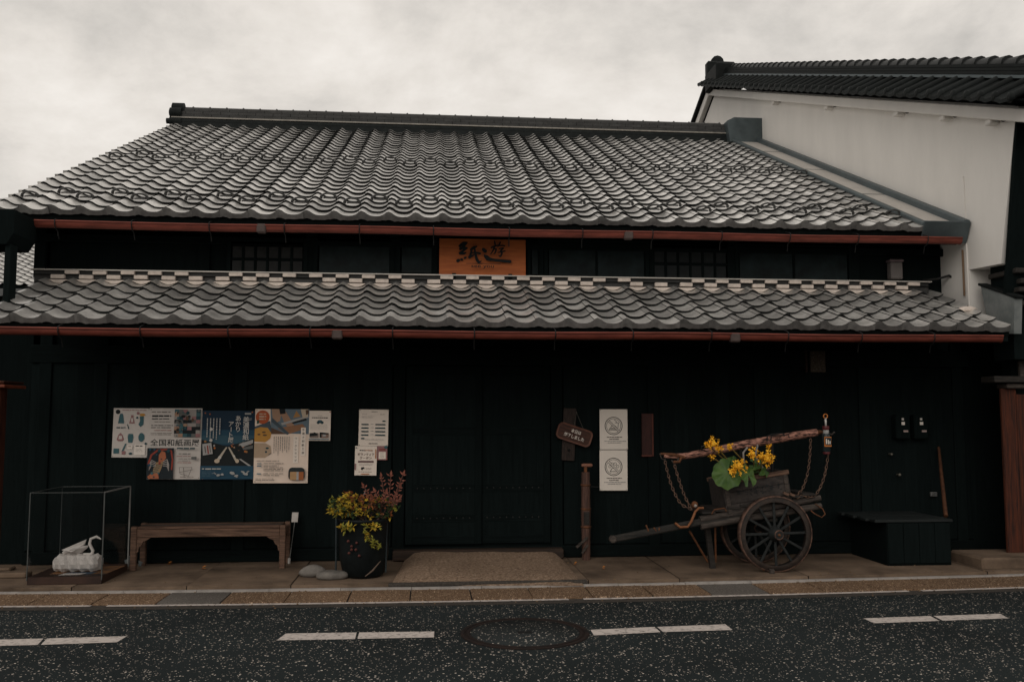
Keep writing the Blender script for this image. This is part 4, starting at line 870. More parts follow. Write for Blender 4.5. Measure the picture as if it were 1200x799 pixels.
MB().prism(rr2(.372,.172,.05), 0, .028).build('plaque_board', mat('plaque_wood', (.020,.010,.008), .6, col2=(.085,.035,.022), scale=8, stretch=(1,5,6), bump=.2), pq, True)
rim_o, rim_i = rr2(.374,.174,.05), rr2(.340,.140,.036); nn_ = len(rim_o)
rm = MB(); rm.add([(a_,-.006,b_) for a_,b_ in rim_o]+[(a_,-.001,b_) for a_,b_ in rim_i]+[(a_,.02,b_) for a_,b_ in rim_o], [(i,(i+1)%nn_,nn_+(i+1)%nn_,nn_+i) for i in range(nn_)]+[(i,(i+1)%nn_,2*nn_+(i+1)%nn_,2*nn_+i) for i in range(nn_)]); rm.build('rim', mat('worn_rim', (.07,.03,.022), .6, col2=(.17,.075,.05), scale=14), pq, True)
lt = MB()
for body, x0, x1, z0, h_ in (('本日は', -.045, .062, .012, .040), ('終了しました', -.105, .112, -.045, .042)):
    v, f, a0, a1, b0, b1 = text2d(body, .025); kx = (x1-x0)/(a1-a0); kz = h_/(b1-b0)
    lt.add([(x0+(q[0]-a0)*kx, -.004, z0+(q[1]-b0)*kz) for q in v], f)
lt.build('lettering', flat('white_letters', (.60,.54,.48)), pq, True)
sa = on_y(675.5, 483, YW-.055); stg = MB(); stg.tube([(0,.02,.20),(0,.008,.05)], .0025, 5)
Mi = Matrix.Rotation(-R(18.5), 4, 'Y'); loc = lambda v_: Mi @ (v_-ctr)
stg = MB(); stg.tube([loc(sa), Vector((.07,.01,.085))], .0028, 5); stg.tube([loc(sa), Vector((-.03,.01,.085))], .0028, 5); stg.lathe([(.006,-.01),(.006,.045)], loc(sa), 6, 'y'); stg.build('string', mat('grey_string', (.07,.065,.055), .9), pq, True)
# upright brown nameplate
a = on_y(752.5, 534.5, YW-.04); b = on_y(765, 484.5, YW-.04)
npl = thing('nameplate', (a.x, YW-.03, a.z), 'narrow upright red brown wooden nameplate beside the round symbol notices', 'nameplate')
MB().box(a.x,b.x,YW-.045,YW-.02,a.z,b.z,.004).build('board', mat('dark_red_board', (.022,.009,.008), .7, col2=(.06,.022,.018), scale=8, stretch=(6,6,1)), npl)
MB().box(b.x-.014,b.x+.004,YW-.052,YW-.018,a.z-.002,b.z,.004).build('edge_strip', mat('red_edge', (.085,.028,.02), .7, var=.4), npl)
MB().box(a.x-.004,b.x-.016,YW-.050,YW-.018,a.z-.003,a.z+.014,.003).build('bottom_strip', mat('red_edge', (.085,.028,.02), .7, var=.4), npl)

# ================================================================== THINGS ON THE PAVEMENT
ZP = .046
# doorstep slab: a sloping concrete ramp
q0, q1, q2, q3 = on_z(458,684,.05), on_z(684,683,.05), on_z(661,649,.13), on_z(474,649,.13)
dst = thing('doorstep', ((q0.x+q1.x)/2, q0.y, .03), 'sloping worn concrete doorstep slab in front of the dark entrance', 'doorstep')
m = MB(); nx, ny = 16, 7; vv = []
for j in range(ny+1):
    for i in range(nx+1):
        u, v = i/nx, j/ny; a = q0.lerp(q1, u); b = q3.lerp(q2, u); p_ = a.lerp(b, v)
        e_ = min(1, min(u, 1-u)*9)*min(1, v*6+.25); z = .052+.078*v + .022*math.sin(min(1,v*4)*math.pi/2)*e_ + .004*math.sin(u*17+v*5)
        vv.append((p_.x, p_.y, z if 0 < i < nx and j > 0 else z*.35+.02))
m.add(vv, [(j*(nx+1)+i, j*(nx+1)+i+1, (j+1)*(nx+1)+i+1, (j+1)*(nx+1)+i) for j in range(ny) for i in range(nx)], True)
bl = [0, nx, (ny+1)*(nx+1)-1, ny*(nx+1)]
m.add([(vv[i][0], vv[i][1], .03) for i in bl], [(0,1,2,3)]); 
for a_, b_ in ((0,1),(1,2),(2,3),(3,0)):
    A, B = vv[bl[a_]], vv[bl[b_]]; m.add([A, B, (B[0],B[1],.03), (A[0],A[1],.03)], [(0,1,2,3)])
m.build('slab', M_RAMP, dst)
MB().box(q0.x-.02,q1.x+.05,q0.y-.045,q0.y+.01,.03,.062,.008).build('front_lip', M_DIRT, dst)

# ---- bench
Yf, Yb = 8.86, 9.21
def B_(px, py, Y=Yf): return on_y(px, py, Y)
x0, x1 = B_(152,650).x, B_(334,650).x
be = thing('bench', ((x0+x1)/2, (Yf+Yb)/2, ZP), 'long low worn brown wooden bench with carved corner brackets under the posters', 'bench')
zt = B_(200,617.5).z; zr0 = B_(200,629.5).z; zr1 = B_(200,620).z
for (a, b, Y) in ((x0, x0+.055, Yf), (x1-.055, x1, Yf), (x0+.002, x0+.054, Yb-.06), (x1-.054, x1-.002, Yb-.06)):
    MB().box(a, b, Y, Y+.05, ZP-.002, zt+.008, .006).build('leg', M_BROWN, be)
MB().box(x0+.056, x1-.056, Yf+.006, Yf+.046, zr0, zr1, .005).build('front_rail', M_BROWN, be)
MB().box(x0+.063, x1-.063, Yb-.05, Yb-.01, zr0, zr1, .005).build('rear_rail', M_BROWN, be)
for xx in (x0+.01, x1-.05): MB().box(xx, xx+.04, Yf+.062, Yb-.062, zr0+.01, zr1).build('side_rail', M_BROWN, be)
for k in range(3): y = Yf+.004+k*.105; MB().box(x0+.057, x1-.057, y, y+.1, zr1+.002, zr1+.024, .004).build('seat_board', M_WEATH if k == 1 else M_BROWN, be)
for s_, xx in ((1, x0+.056), (-1, x1-.056)):
    pts = [(xx, zr0-.001), (xx+s_*.125, zr0-.001), (xx+s_*.095, zr0-.022), (xx+s_*.06, zr0-.035), (xx+s_*.04, zr0-.075), (xx+s_*.02, zr0-.09), (xx+s_*.012, zr0-.135), (xx, zr0-.14)]
    MB().prism(pts, Yf+.012, Yf+.040).build('corner_bracket', M_BROWN, be)
# little card on a leaning rod beside the bench
f0 = on_z(338.8, 660, ZP); t0 = on_y(345.5, 610, f0.y+.07)
cd = thing('card_stand', tuple(f0), 'small pale card on a thin leaning rod beside the bench end', 'card stand')
m = MB(); m.tube([f0+Vector((0,0,.002)), t0], .005, 6); m.build('rod', mat('grey_rod', (.12,.12,.115), .4, .5), cd)
m = MB(); m.lathe([(.014,0),(.014,.05),(.008,.055)], f0, 8); m.build('rod_foot', mat('pale_foot', (.32,.3,.28), .6), cd)
c0 = on_y(341.5, 611.5, t0.y-.008); c1 = on_y(349.8, 600, t0.y-.008); MB().prism([(c0.x,c0.z),(c1.x-.006,c0.z),(c1.x,c1.z),(c0.x+.006,c1.z)], t0.y-.012, t0.y-.004).build('card', mat('card_paper', (.42,.39,.36), .8), cd)

# ---- glass case with paper swan
g0, g1, g2 = on_z(31,684,.055), on_z(115,684.5,.055), on_z(142,667,.055)
gx0, gx1, gy0, gy1 = g0.x, g1.x, g0.y, min(g2.y, g0.y+.75); gz = on_y(75, 577, gy0).z; gb = ZP+.065
gc = thing('display_case', ((gx0+gx1)/2, (gy0+gy1)/2, ZP), 'clear acrylic display case on a low dark wooden base at the end of the bench', 'display case')
MB().box(gx0, gx1, gy0, gy1, ZP-.003, gb, .006).build('base', mat('dark_red_base', (.018,.010,.008), .6, col2=(.05,.026,.018), scale=6), gc)
mg = bpy.data.materials.new('clear_acrylic'); mg.use_nodes = True; t_ = mg.node_tree; t_.nodes.clear()
o_ = t_.nodes.new('ShaderNodeOutputMaterial'); mx = t_.nodes.new('ShaderNodeMixShader'); tr = t_.nodes.new('ShaderNodeBsdfTransparent'); gl = t_.nodes.new('ShaderNodeBsdfGlossy'); fz = t_.nodes.new('ShaderNodeFresnel'); fz.inputs[0].default_value = 1.25
gl.inputs['Roughness'].default_value = .08; tr.inputs[0].default_value = (.93,.94,.94,1)
t_.links.new(fz.outputs[0], mx.inputs[0]); t_.links.new(tr.outputs[0], mx.inputs[1]); t_.links.new(gl.outputs[0], mx.inputs[2]); t_.links.new(mx.outputs[0], o_.inputs[0])
e_ = .006
def pane(nm, v): MB().add(v, [(0,1,2,3)]).build(nm, mg, gc)
pane('front_pane', [(gx0,gy0,gb),(gx1,gy0,gb),(gx1,gy0,gz),(gx0,gy0,gz)]); pane('side_pane', [(gx1,gy0,gb),(gx1,gy1,gb),(gx1,gy1,gz),(gx1,gy0,gz)]); pane('side_pane', [(gx0,gy0,gb),(gx0,gy1,gb),(gx0,gy1,gz),(gx0,gy0,gz)]); pane('back_pane', [(gx0,gy1,gb),(gx1,gy1,gb),(gx1,gy1,gz),(gx0,gy1,gz)]); pane('top_pane', [(gx0,gy0,gz),(gx1,gy0,gz),(gx1,gy1,gz),(gx0,gy1,gz)])
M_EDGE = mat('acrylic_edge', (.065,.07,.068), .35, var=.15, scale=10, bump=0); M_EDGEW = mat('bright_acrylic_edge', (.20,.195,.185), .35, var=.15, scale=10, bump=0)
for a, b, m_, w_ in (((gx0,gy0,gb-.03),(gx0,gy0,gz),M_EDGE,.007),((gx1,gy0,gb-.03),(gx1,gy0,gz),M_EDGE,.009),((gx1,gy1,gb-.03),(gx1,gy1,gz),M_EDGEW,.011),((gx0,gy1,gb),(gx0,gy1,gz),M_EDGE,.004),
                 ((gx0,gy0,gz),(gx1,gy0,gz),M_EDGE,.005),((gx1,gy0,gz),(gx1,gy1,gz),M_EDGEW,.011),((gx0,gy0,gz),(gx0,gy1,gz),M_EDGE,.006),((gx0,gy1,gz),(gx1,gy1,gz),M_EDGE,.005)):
    MB().bar(a, b, w_).build('case_edge', m_, gc)
M_SWAN = mat('crumpled_white_paper', (.52,.48,.455), .9, var=.1, scale=8, bump=.5, bscale=22)
ym = gy0+(gy1-gy0)*.42
def S_(px, py, dy=0.): return on_y(px, py, ym+dy)
# cushion
cu0, cu1 = S_(65,669), S_(118,650)
cu = thing('paper_cushion', ((cu0.x+cu1.x)/2, ym, gb), 'crumpled white paper cushion under the swan in the acrylic case', 'cushion')
m = MB(); nu, nv = 14, 12; vv = []; cz = gb+.075; L2 = (cu1.x-cu0.x)/2
for i in range(nu+1):
    for j in range(nv):
        u = -1+2*i/nu; a = 2*math.pi*j/nv; rr = (.078+.012*math.sin(i*2.1+j*1.7)*math.sin(j*.9))*(1 if abs(u) < .99 else .72)
        vv.append(((cu0.x+cu1.x)/2+u*L2+.006*math.sin(j*2.3), ym+math.cos(a)*rr*1.3, max(gb+.0005, cz+math.sin(a)*rr)))
m.add(vv, [(i*nv+j, (i+1)*nv+j, (i+1)*nv+(j+1)%nv, i*nv+(j+1)%nv) for i in range(nu) for j in range(nv)], False); m.add(vv[:nv], [tuple(range(nv))]); m.add(vv[-nv:], [tuple(range(nv))]); m.build('cushion_body', M_SWAN, cu)
ctop = gb+.15
sw = thing('paper_swan', (S_(90,650).x, ym, ctop), 'folded white paper swan with a thin bent neck, in the acrylic case', 'paper swan')
def pt(px, py, dy=0.): v = S_(px, py, dy); return v
bz = lambda v: Vector((v.x, v.y, max(v.z, ctop+.001)))
c = [bz(pt(72.5,647)), bz(pt(74,654)), bz(pt(92,655)), bz(pt(101,643)), bz(pt(104,640)), bz(pt(91,638)), bz(pt(78,642))]
m = MB(); n = len(c); mid_t = [v+Vector((0,-.05,-.0)) for v in c]; mid_b = [v+Vector((0,.05,.0)) for v in c]; cf_ = sum(c, Vector())/n
m.add(c+[cf_+Vector((-.01,-.075,.01)), cf_+Vector((-.01,.075,.01))], [(i,(i+1)%n,n) for i in range(n)]+[((i+1)%n,i,n+1) for i in range(n)]); m.build('body', M_SWAN, sw)
m = MB(); a, b, c2 = pt(75,643), pt(101.5,631.5), pt(99,637); m.add([a+Vector((0,-.06,0)), b, c2, pt(88,645)+Vector((0,-.075,0)), a+Vector((.01,.01,0)), c2+Vector((0,.012,-.01))], [(0,1,2,3),(4,1,5),(0,1,4),(0,3,5,4),(3,2,5)]); m.build('wing', M_SWAN, sw)
m = MB(); a, b = pt(86,645,.03), pt(104,638.5,.05); m.add([a, b, pt(96,648,.02), pt(92,640,.06)], [(0,1,2),(0,1,3),(0,3,2)]); m.build('wing', M_SWAN, sw)
nk = [pt(107,654,-.02), pt(109,645,-.02), pt(105,637,-.02), pt(106.5,631,-.02), pt(113,628.5,-.02), pt(118.5,631.5,-.02)]; nk[0] = bz(nk[0])
MB().tube(nk, [.014,.014,.013,.013,.013,.005], 6).build('neck', M_SWAN, sw)
m = MB(); m.tube([bz(pt(98,652,-.02)), bz(pt(107,654,-.02))], .012, 6); m.build('breast_fold', M_SWAN, sw)
lf = thing('paper_mat', (S_(80,676).x, gy0+.2, gb), 'orange and blue printed paper with a white card under the swan cushion', 'paper')
lx = lambda px: on_z(px, 676, gb).x
for (a, b, ya, yb_, m_, r_) in ((50,116,.14,.55,mat('orange_print', (.28,.12,.035), .8, col2=(.06,.05,.05), scale=16, bump=0),0),(64,98,.10,.22,mat('blue_print', (.035,.06,.09), .8, var=.4),0),(64,88,.06,.15,M_SWAN,0)):
    z_ = gb+.0012+.0016*['orange_print','blue_print','crumpled_white_paper'].index(m_.name); MB().prism([(lx(a),gy0+ya),(lx(b),gy0+ya+.01),(lx(b)+.03,gy0+yb_),(lx(a)+.02,gy0+yb_)], z_-.001, z_, 'z').build('paper_sheet', m_, lf)
# scrap of crumpled plastic by the bench leg, faded bag behind the case
for px, py, s_, lb in ((149,663,.055,'small crumpled clear plastic scrap beside the bench leg'),(164,664,.04,'twisted plastic scrap lying under the bench')):
    c = on_z(px, py, ZP); m = MB(); vv = [c+Vector((rng.uniform(-s_,s_)*.6, rng.uniform(-s_,s_)*.4, abs(rng.uniform(.0,s_*1.9)))) for _ in range(9)]+[c+Vector((s_*.3,0,0)),c-Vector((s_*.3,0,0)),c+Vector((0,s_*.3,0))]
    m.add(vv, [(i,(i+4)%12,(i+7)%12) for i in range(12)]); tag(m.build('plastic_scrap', mat('dull_plastic', (.16,.175,.18), .35, var=.3)), lb, 'litter')

# ---- river stones
def stone(px, py, wpx, hpx, lb, sd):
    a = on_z(px, py+hpx*.35, ZP); sc_ = a.y/F; rx = wpx*sc_/2; rz = hpx*sc_*.46; ry = rx*.62; r2 = random.Random(sd)
    bm = bmesh.new(); bmesh.ops.create_icosphere(bm, subdivisions=3, radius=1)
    ph = [r2.uniform(0,6) for _ in range(4)]
    for v in bm.verts:
        k = 1+.05*math.sin(v.co.x*3+ph[0])+.04*math.sin(v.co.y*4+ph[1])+.03*math.sin(v.co.z*5+ph[2]); v.co = Vector((v.co.x*rx*k, v.co.y*ry*k, max(-.7,v.co.z)*rz*k+rz*.7*k))
    me = bpy.data.meshes.new('river_stone'); bm.to_mesh(me); bm.free(); me.materials.append(M_STONE); me.polygons.foreach_set('use_smooth', [True]*len(me.polygons))
    tag(link('river_stone', me, None, (a.x, a.y+.05, ZP-.004), (0,0,r2.uniform(-.2,.2))), lb, 'stone', 'river stones beside the planter')
stone(366,670,33,16,'taller rounded grey river stone, the farther of two from the planter',3); stone(389,674,38,13,'flat oblong grey river stone lying against the planter jar',5)

# ---- planter jar
pc = on_z(426, 674, ZP); pr = .235; ptop = on_y(426, 606, pc.y).z
pj = thing('planter', (pc.x, pc.y, ZP), 'tall glossy black jar planted with yellow leaved shrub and red nandina', 'planter')
m = MB(); hh = ptop-ZP
m.lathe([(.0,.0),(.165,.0),(.19,.03),(.222,hh*.35),(.232,hh*.7),(.235,hh-.03),(.248,hh-.02),(.248,hh),(.225,hh),(.222,hh-.05),(.0,hh-.05)], pc, 32); m.build('jar', mat('glazed_black_jar', (.008,.010,.0105), .35, var=.4, scale=6, bump=.05, spec=.08), pj)
m = MB(); m.lathe([(.0,hh-.035),(.221,hh-.045)], pc, 20); m.build('soil', mat('soil', (.02,.014,.01), .95, bump=.6), pj)
m = MB(); a = pc+Vector((.02,.0,hh-.04)); m.tube([a, on_y(424,585,pc.y), on_y(429,573,pc.y)], .006, 6); m.build('stake', mat('grey_stake', (.14,.15,.15), .5, .3), pj)
for k, dx in enumerate((-.24,.205)):
    m = MB(); m.tube([pc+Vector((dx,-.09,.04)), pc+Vector((dx*1.02,-.09,hh+.0))], .009, 6); m.build('support_cane', mat('blue_grey_cane', (.022,.03,.033), .4), pj)
def leaf(mb, c, d, up, ln, wd):
    d = d.normalized(); s_ = d.cross(up); s_ = s_.normalized() if s_.length > .01 else Vector((1,0,0)); u = s_.cross(d)
    mb.add([c, c+d*ln*.45+s_*wd*.5+u*wd*.12, c+d*ln, c+d*ln*.45-s_*wd*.5+u*wd*.12, c+d*ln*.5], [(0,1,4),(1,2,4),(4,2,3),(0,4,3)])
def rv(): return Vector((rng.uniform(-1,1), rng.uniform(-1,1), rng.uniform(-1,1)))
LM = {'yellow': mat('leaf_yellow', (.40,.265,.028), .6, var=.45, scale=30, bump=0), 'lime': mat('leaf_lime', (.20,.19,.03), .6, var=.4, scale=30, bump=0), 'green': mat('leaf_green', (.03,.05,.018), .6, var=.4, scale=30, bump=0), 'rust': mat('leaf_rust', (.22,.075,.025), .6, var=.45, scale=30, bump=0), 'red': mat('leaf_red', (.20,.068,.045), .6, var=.35, scale=30, bump=0), 'dry': mat('leaf_dry', (.055,.03,.022), .8, var=.4, scale=30, bump=0)}
def blob(px, py, n, rx, rz, cols, ry=.14, ln=.05, dy=-.05):
    for _ in range(int(n*1.25)):
        while True:
            q_ = rv()
            if q_.length < 1: break
        c = on_y(px, py, pc.y+dy)+Vector((q_.x*rx, q_.y*ry, q_.z*rz)); k = rng.choice(cols); d = Vector((rng.uniform(-1,1), rng.uniform(-1,.1), rng.uniform(-.5,.7)))
        for w_ in range(3):
            leaf(FOL[k], c, d+rv()*.9, Vector((0,-.5,1)), ln*rng.uniform(.6,1.15), ln*.45)
FOL = {k: MB() for k in LM}
blob(408,583,30,.11,.05,['yellow','yellow','lime','rust']); blob(398,590,24,.11,.06,['yellow','lime','lime','green']); blob(414,597,60,.17,.06,['yellow','yellow','lime','rust','green']); blob(434,588,38,.13,.06,['rust','yellow','green','dry','rust'])
blob(395,597,16,.07,.05,['yellow','lime']); blob(452,592,36,.14,.06,['green','lime','rust','green','dry']); blob(445,603,26,.12,.04,['rust','dry','green','yellow']); blob(406,618,14,.07,.035,['yellow','lime'],.05,.05,-.24); blob(436,616,12,.10,.02,['yellow','lime'],.04,.05,-.25)
blob(430,627,8,.035,.04,['lime','yellow'],.03,.045,-.26); blob(436,634,8,.035,.035,['lime'],.03,.045,-.26); blob(441,641,6,.03,.02,['lime','yellow'],.03,.045,-.26); blob(462,594,12,.05,.05,['green','lime'])
for k in FOL:
    if k != 'red' and FOL[k].v: tag(FOL[k].build('foliage', LM[k], pj), kind='stuff')
st_ = MB()
for px in (400,412,425,440,452): st_.tube([pc+Vector((rng.uniform(-.1,.1),rng.uniform(-.1,.05),hh-.045)), on_y((px+426)/2,600,pc.y-.03), on_y(px,588,pc.y-.05)], .006, 5)
st_.tube([pc+Vector((.02,-.2,hh-.02)), on_y(428,620,pc.y-.25), on_y(436,634,pc.y-.262), on_y(442,642,pc.y-.265)], .004, 5)
tag(st_.build('stems', mat('stem_brown', (.05,.03,.02), .8), pj), kind='stuff')
for (bx, by, tx, ty) in ((442,598,427,571),(448,595,440,577),(452,596,447,560),(455,596,458,558),(458,594,472,557),(458,598,468,572),(450,600,462,582),(446,600,452,578),(455,600,467,585),(440,598,436,583)):
    a, b = on_y(bx,by,pc.y-.04), on_y(tx,ty,pc.y-.08+rng.uniform(-.05,.05)); sp = MB(); sp.tube([a, a.lerp(b,.5)+Vector((0,0,.01)), b], .0035, 5)
    sg = sp.build('nandina_sprig', mat('sprig_stem', (.13,.06,.045), .7), pj); lv = MB()
    for k in range(5):
        c = a.lerp(b, .45+.55*k/4)+rv()*.008; d = (b-a).normalized()
        for s_ in (-1, 1):
            sv_ = Vector((-d.z, 0, d.x))*s_; leaf(lv, c, d*.6+sv_+Vector((0,-.3*rng.random(),0))+rv()*.25, Vector((0,-1,.4)), .046*rng.uniform(.5,1.1), .015)
    leaf(lv, b, (b-a), Vector((0,-1,.3)), .06, .024)
    tag(lv.build('leaflets', LM['red'], sg), kind='stuff')
# dry scraps caught on the jar front
m = MB(); m.tube([on_y(428,675,pc.y-.21), on_y(437,668,pc.y-.235), on_y(446,657,pc.y-.245)], [.004,.009,.003], 5); m.build('dry_twig', mat('pale_dry_leaf', (.12,.085,.065), .8), pj)
m = MB()
for px, py in ((408,634),(418,636),(412,644),(417,644),(409,648),(421,651),(412,640)): 
    c = on_y(px, py, pc.y-.245); m.lathe([(.0,-.008),(.014,.0),(.0,.008)], c, 7, 'y')
tag(m.build('dried_berries', mat('dull_red_berry', (.10,.035,.03), .6), pj), kind='stuff')

# ---- fallen leaves
for px, py, lb in ((195,661,'yellow fallen leaf under the bench'),(235,666,'rust coloured fallen leaf on the paving under the bench'),(705,666,'orange fallen leaf on the paving beside the wooden pump'),(672,661,'tiny orange leaf at the doorstep edge'),(893,668,'orange fleck of leaf beside the cart wheel')):
    c = on_z(px, py, ZP+.004); m = MB(); leaf(m, c, Vector((rng.uniform(-1,1),rng.uniform(-.5,.5),.02)), Vector((0,0,1)), .06 if px < 300 else .035, .035); leaf(m, c+Vector((.01,.01,.012)), Vector((1,-.3,.3)), Vector((0,-.4,1)), .05 if px < 300 else .03, .03)
    tag(m.build('fallen_leaf', mat('fallen_leaf_orange', (.42,.15,.03), .7, var=.3)), lb, 'leaf', 'fallen leaves on the paving')

# ---- grit and leaf crumbs along the kerb joint
gr = MB()
for _ in range(420):
    x = rng.uniform(-5.5, 7.5); y = rng.choice((g_pave(x)+rng.uniform(-.03,.05), g_lip(x)-rng.uniform(.02,.05), g_road(x)-abs(rng.gauss(0,.06)), rng.uniform(g_pave(x)+.03, 9.1)))
    z = .0475 if y > g_pave(x)+.01 else (.019 if y > g_road(x)+.07 else .010); s_ = rng.uniform(.004,.012); a = rng.uniform(0,6.3)
    gr.add([(x+s_*math.cos(a+k*2.1)*rng.uniform(.6,1.3), y+s_*math.sin(a+k*2.1), z+(.004 if k == 3 else 0)) for k in range(3)]+[(x,y,z+s_*.7)], [(0,1,3),(1,2,3),(2,0,3)])
tag(gr.build('grit', mat('pale_grit', (.03,.022,.016), .9, col2=(.24,.15,.08), scale=3, bump=0)), 'scattered grit and leaf crumbs along the kerb joint', 'grit', kind='stuff')

# ---- old wooden hand pump
pp = on_z(687, 655.5, ZP); Yp = pp.y
pu = thing('hand_pump', tuple(pp), 'old wooden water pump post with a T handle beside the doorstep', 'hand pump')
def Pp(px, py, dy=0): return on_y(px, py, Yp+dy)
m = MB(); zz = [ZP-.003, Pp(687,617).z, Pp(687,617).z+.001, Pp(687,596).z, Pp(687,595).z, Pp(687,553).z]
m.lathe([(.042,zz[0]-ZP),(.047,zz[1]-ZP),(.05,zz[3]-ZP)], (pp.x,Yp,ZP), 8); m.lathe([(.048,zz[4]-ZP),(.045,Pp(687,568).z-ZP),(.043,zz[5]-ZP)], (pp.x,Yp,ZP), 8); m.build('barrel', mat('pump_wood', (.035,.02,.016), .75, col2=(.135,.07,.052), scale=8, stretch=(6,6,.7), bump=.4), pu)
for py in (568, 596, 617): m = MB(); z = Pp(687,py).z; m.lathe([(.049,-.010),(.053,-.008),(.053,.008),(.049,.010)], (pp.x,Yp,z), 10); m.build('band', M_RUST, pu)
MB().box(pp.x-.028,pp.x+.028,Yp-.056,Yp-.03,Pp(687,614).z,Pp(687,599).z,.004).build('valve_panel', M_CARTD, pu)
MB().tube([(pp.x,Yp,zz[5]-.01),(pp.x,Yp,Pp(687,546.5).z)], .018, 8).build('plunger_rod', M_RUST, pu)
a, b = Pp(681.5,545), Pp(694,545); MB().tube([a, a.lerp(b,.15), a.lerp(b,.85), b], [.013,.019,.019,.013], 8).build('t_handle', mat('worn_handle', (.22,.10,.065), .6, var=.3), pu)
MB().bar(Pp(675.5,641,-.05), Pp(689,629,-.05), .02, .022).build('spout', M_WEATH, pu); MB().bar(Pp(682,648,-.055), Pp(689,638,-.055), .016, .02).build('peg', M_WEATH, pu)
MB().tube([Pp(691,570,0), Pp(702,570.5,.02)], .006, 6).build('side_rod', M_IRON, pu)

# ================================================================== CART
Yc = 8.62
wc_ = on_z(908, 670.5, ZP); Yc = wc_.y+.03
def K(px, py, dy=0.): return on_y(px, py, Yc+dy)
hub = K(908, 625); Rw = hub.z-ZP
cart = thing('handcart', (hub.x, Yc+.3, ZP), 'old wooden two wheeled handcart with a rusty spoked wheel, shafts resting low', 'handcart')
def wheel(Y):
    c = Vector((hub.x, Y, hub.z)); w_ = link('wheel', None, cart, tuple(c-org(cart)))
    n = 48
    m = MB(); m.lathe([(Rw-.058,-.03),(Rw-.012,-.03),(Rw-.012,.03),(Rw-.058,.03),(Rw-.058,-.03)], (0,0,0), n, 'y', False); fe = m.build('felloe', mat('black_felloe', (.012,.012,.012), .7, col2=(.05,.034,.026), scale=16, bump=.5), w_, True)
    m = MB(); m.lathe([(Rw-.0118,-.034),(Rw,-.032),(Rw,.032),(Rw-.0118,.034),(Rw-.0118,-.034)], (0,0,0), n, 'y', False); m.build('tyre', M_RIM, w_, True)
    for k in range(12):
        a = 2*math.pi*(k+.04)/12; d = Vector((math.cos(a),0,math.sin(a))); m = MB(); m.bar(d*.05, d*(Rw-.05), .024, .018, up=Vector((0,1,0)), bev=.004); m.build('spoke', M_SPOKE, w_, True)
    m = MB(); m.lathe([(.02,-.105),(.034,-.11),(.043,-.105),(.05,-.06),(.066,-.045),(.07,.0),(.062,.06),(.05,.09)], (0,0,0), 20, 'y'); m.build('hub', M_SPOKE, w_, True)
    m = MB(); m.torus((0,-.107,0), .040, .007, 'y', n=20, m=6); m.build('hub_ring', M_RIM, w_, True)
    m = MB(); m.lathe([(.0,-.125),(.012,-.122),(.014,-.1)], (0,0,0), 8, 'y'); m.build('axle_pin', M_RUST, w_, True)
    return w_
wh = wheel(Yc); wheel(Yc+.52)
MB().tube([(hub.x,Yc-.09,hub.z),(hub.x,Yc+.6,hub.z)], .022, 10).build('axle', M_IRON, cart)
for dy in (.08, .44):
    MB().bar(K(716,632,dy), K(870,601.5,dy), .05, .062, bev=.012).build('shaft', mat('grey_green_shaft', (.009,.0105,.0105), .8, col2=(.04,.035,.03), scale=9, stretch=(.6,6,6), bump=.4), cart)
    m = MB(); a = K(718,631.5,dy); m.lathe([(.024,-.035),(.034,-.03),(.034,.03),(.024,.035)], a, 10, 'y'); m.build('shaft_tip', M_WEATH, cart)
    for (a, b) in (((820,608.5),(961,583)),((821,616.5),(962,592.5))):
        m = MB(); p0, p1 = K(*a, dy-.0), K(*b, dy-.0); m.tube([p0, p0.lerp(p1,.3)+Vector((0,0,.006)), p0.lerp(p1,.7), p1], [.034,.036,.036,.031], 8); m.build('side_beam', M_WEATH, cart)
MB().bar(K(735,629,.08), K(735,629,.44), .04, .04).build('shaft_crossbar', M_CARTD, cart)
for k in range(9):
    t = k/8; c = K(832,601,.0).lerp(K(950,579.5,.0), t); MB().bar(c+Vector((0,.03,0)), c+Vector((0,.5,0)), .125, .018).build('deck_plank', M_CARTD, cart)
MB().bar(K(905,606,.1), K(905,606,.45), .09, .075).build('axle_block', M_CARTD, cart)
m = MB(); m.lathe([(.0,-.004),(.026,-.004),(.026,.004),(.0,.004)], K(828,662,.25), 8); 
sp0 = on_z(829,662,ZP)
MB().bar(Vector((sp0.x,Yc+.26,ZP-.002)), K(828,613,.26), .045, .05).build('prop_leg', M_CARTD, cart)
MB().tube([Vector((sp0.x-.05,Yc+.25,ZP+.06)), K(808,622,.12)], .010, 6).build('prop_brace', M_RUST, cart); MB().tube([Vector((sp0.x+.03,Yc+.25,ZP+.06)), K(838,617,.12)], .010, 6).build('prop_brace', M_RUST, cart)
MB().tube([K(791,612.5,.04), K(797,617.5,.035), K(806,617,.035), K(810,611,.03), K(815,599,.03), K(819,595,.03), K(824,595,.05)], .012, 8).build('bent_rod', mat('orange_rust_rod', (.15,.055,.022), .7, .2, col2=(.27,.115,.055), scale=20), cart)
MB().tube([K(834,602,.03), K(837,597,.03), K(849,595,.03), K(851,599,.03)], .007, 6).build('staple', M_RUST, cart)
m = MB(); m.lathe([(.012,-.03),(.03,-.02),(.036,.0),(.03,.02),(.012,.035)], K(814,591.5,.06), 8); m.build('knob', M_RUST, cart); MB().lathe([(.0,-.02),(.014,-.012),(.016,0)], K(815,592.5,.02), 8, 'y').build('bolt_head', mat('pale_bolt', (.3,.26,.23), .5), cart)
for px, py, qx, qy in ((757,615,760,622),(766,618,769,622),(773,618,772,621)): MB().tube([K(px,py,.06), K(qx,qy,.06)], .009, 5).build('spike', M_RUST, cart)
MB().tube([K(955,590,.04), K(964,596,.03), K(967,602,.02), K(963,606,.02), K(955,602,.03), K(950,598,.05)], .006, 6).build('wire_loop', M_RUST, cart)
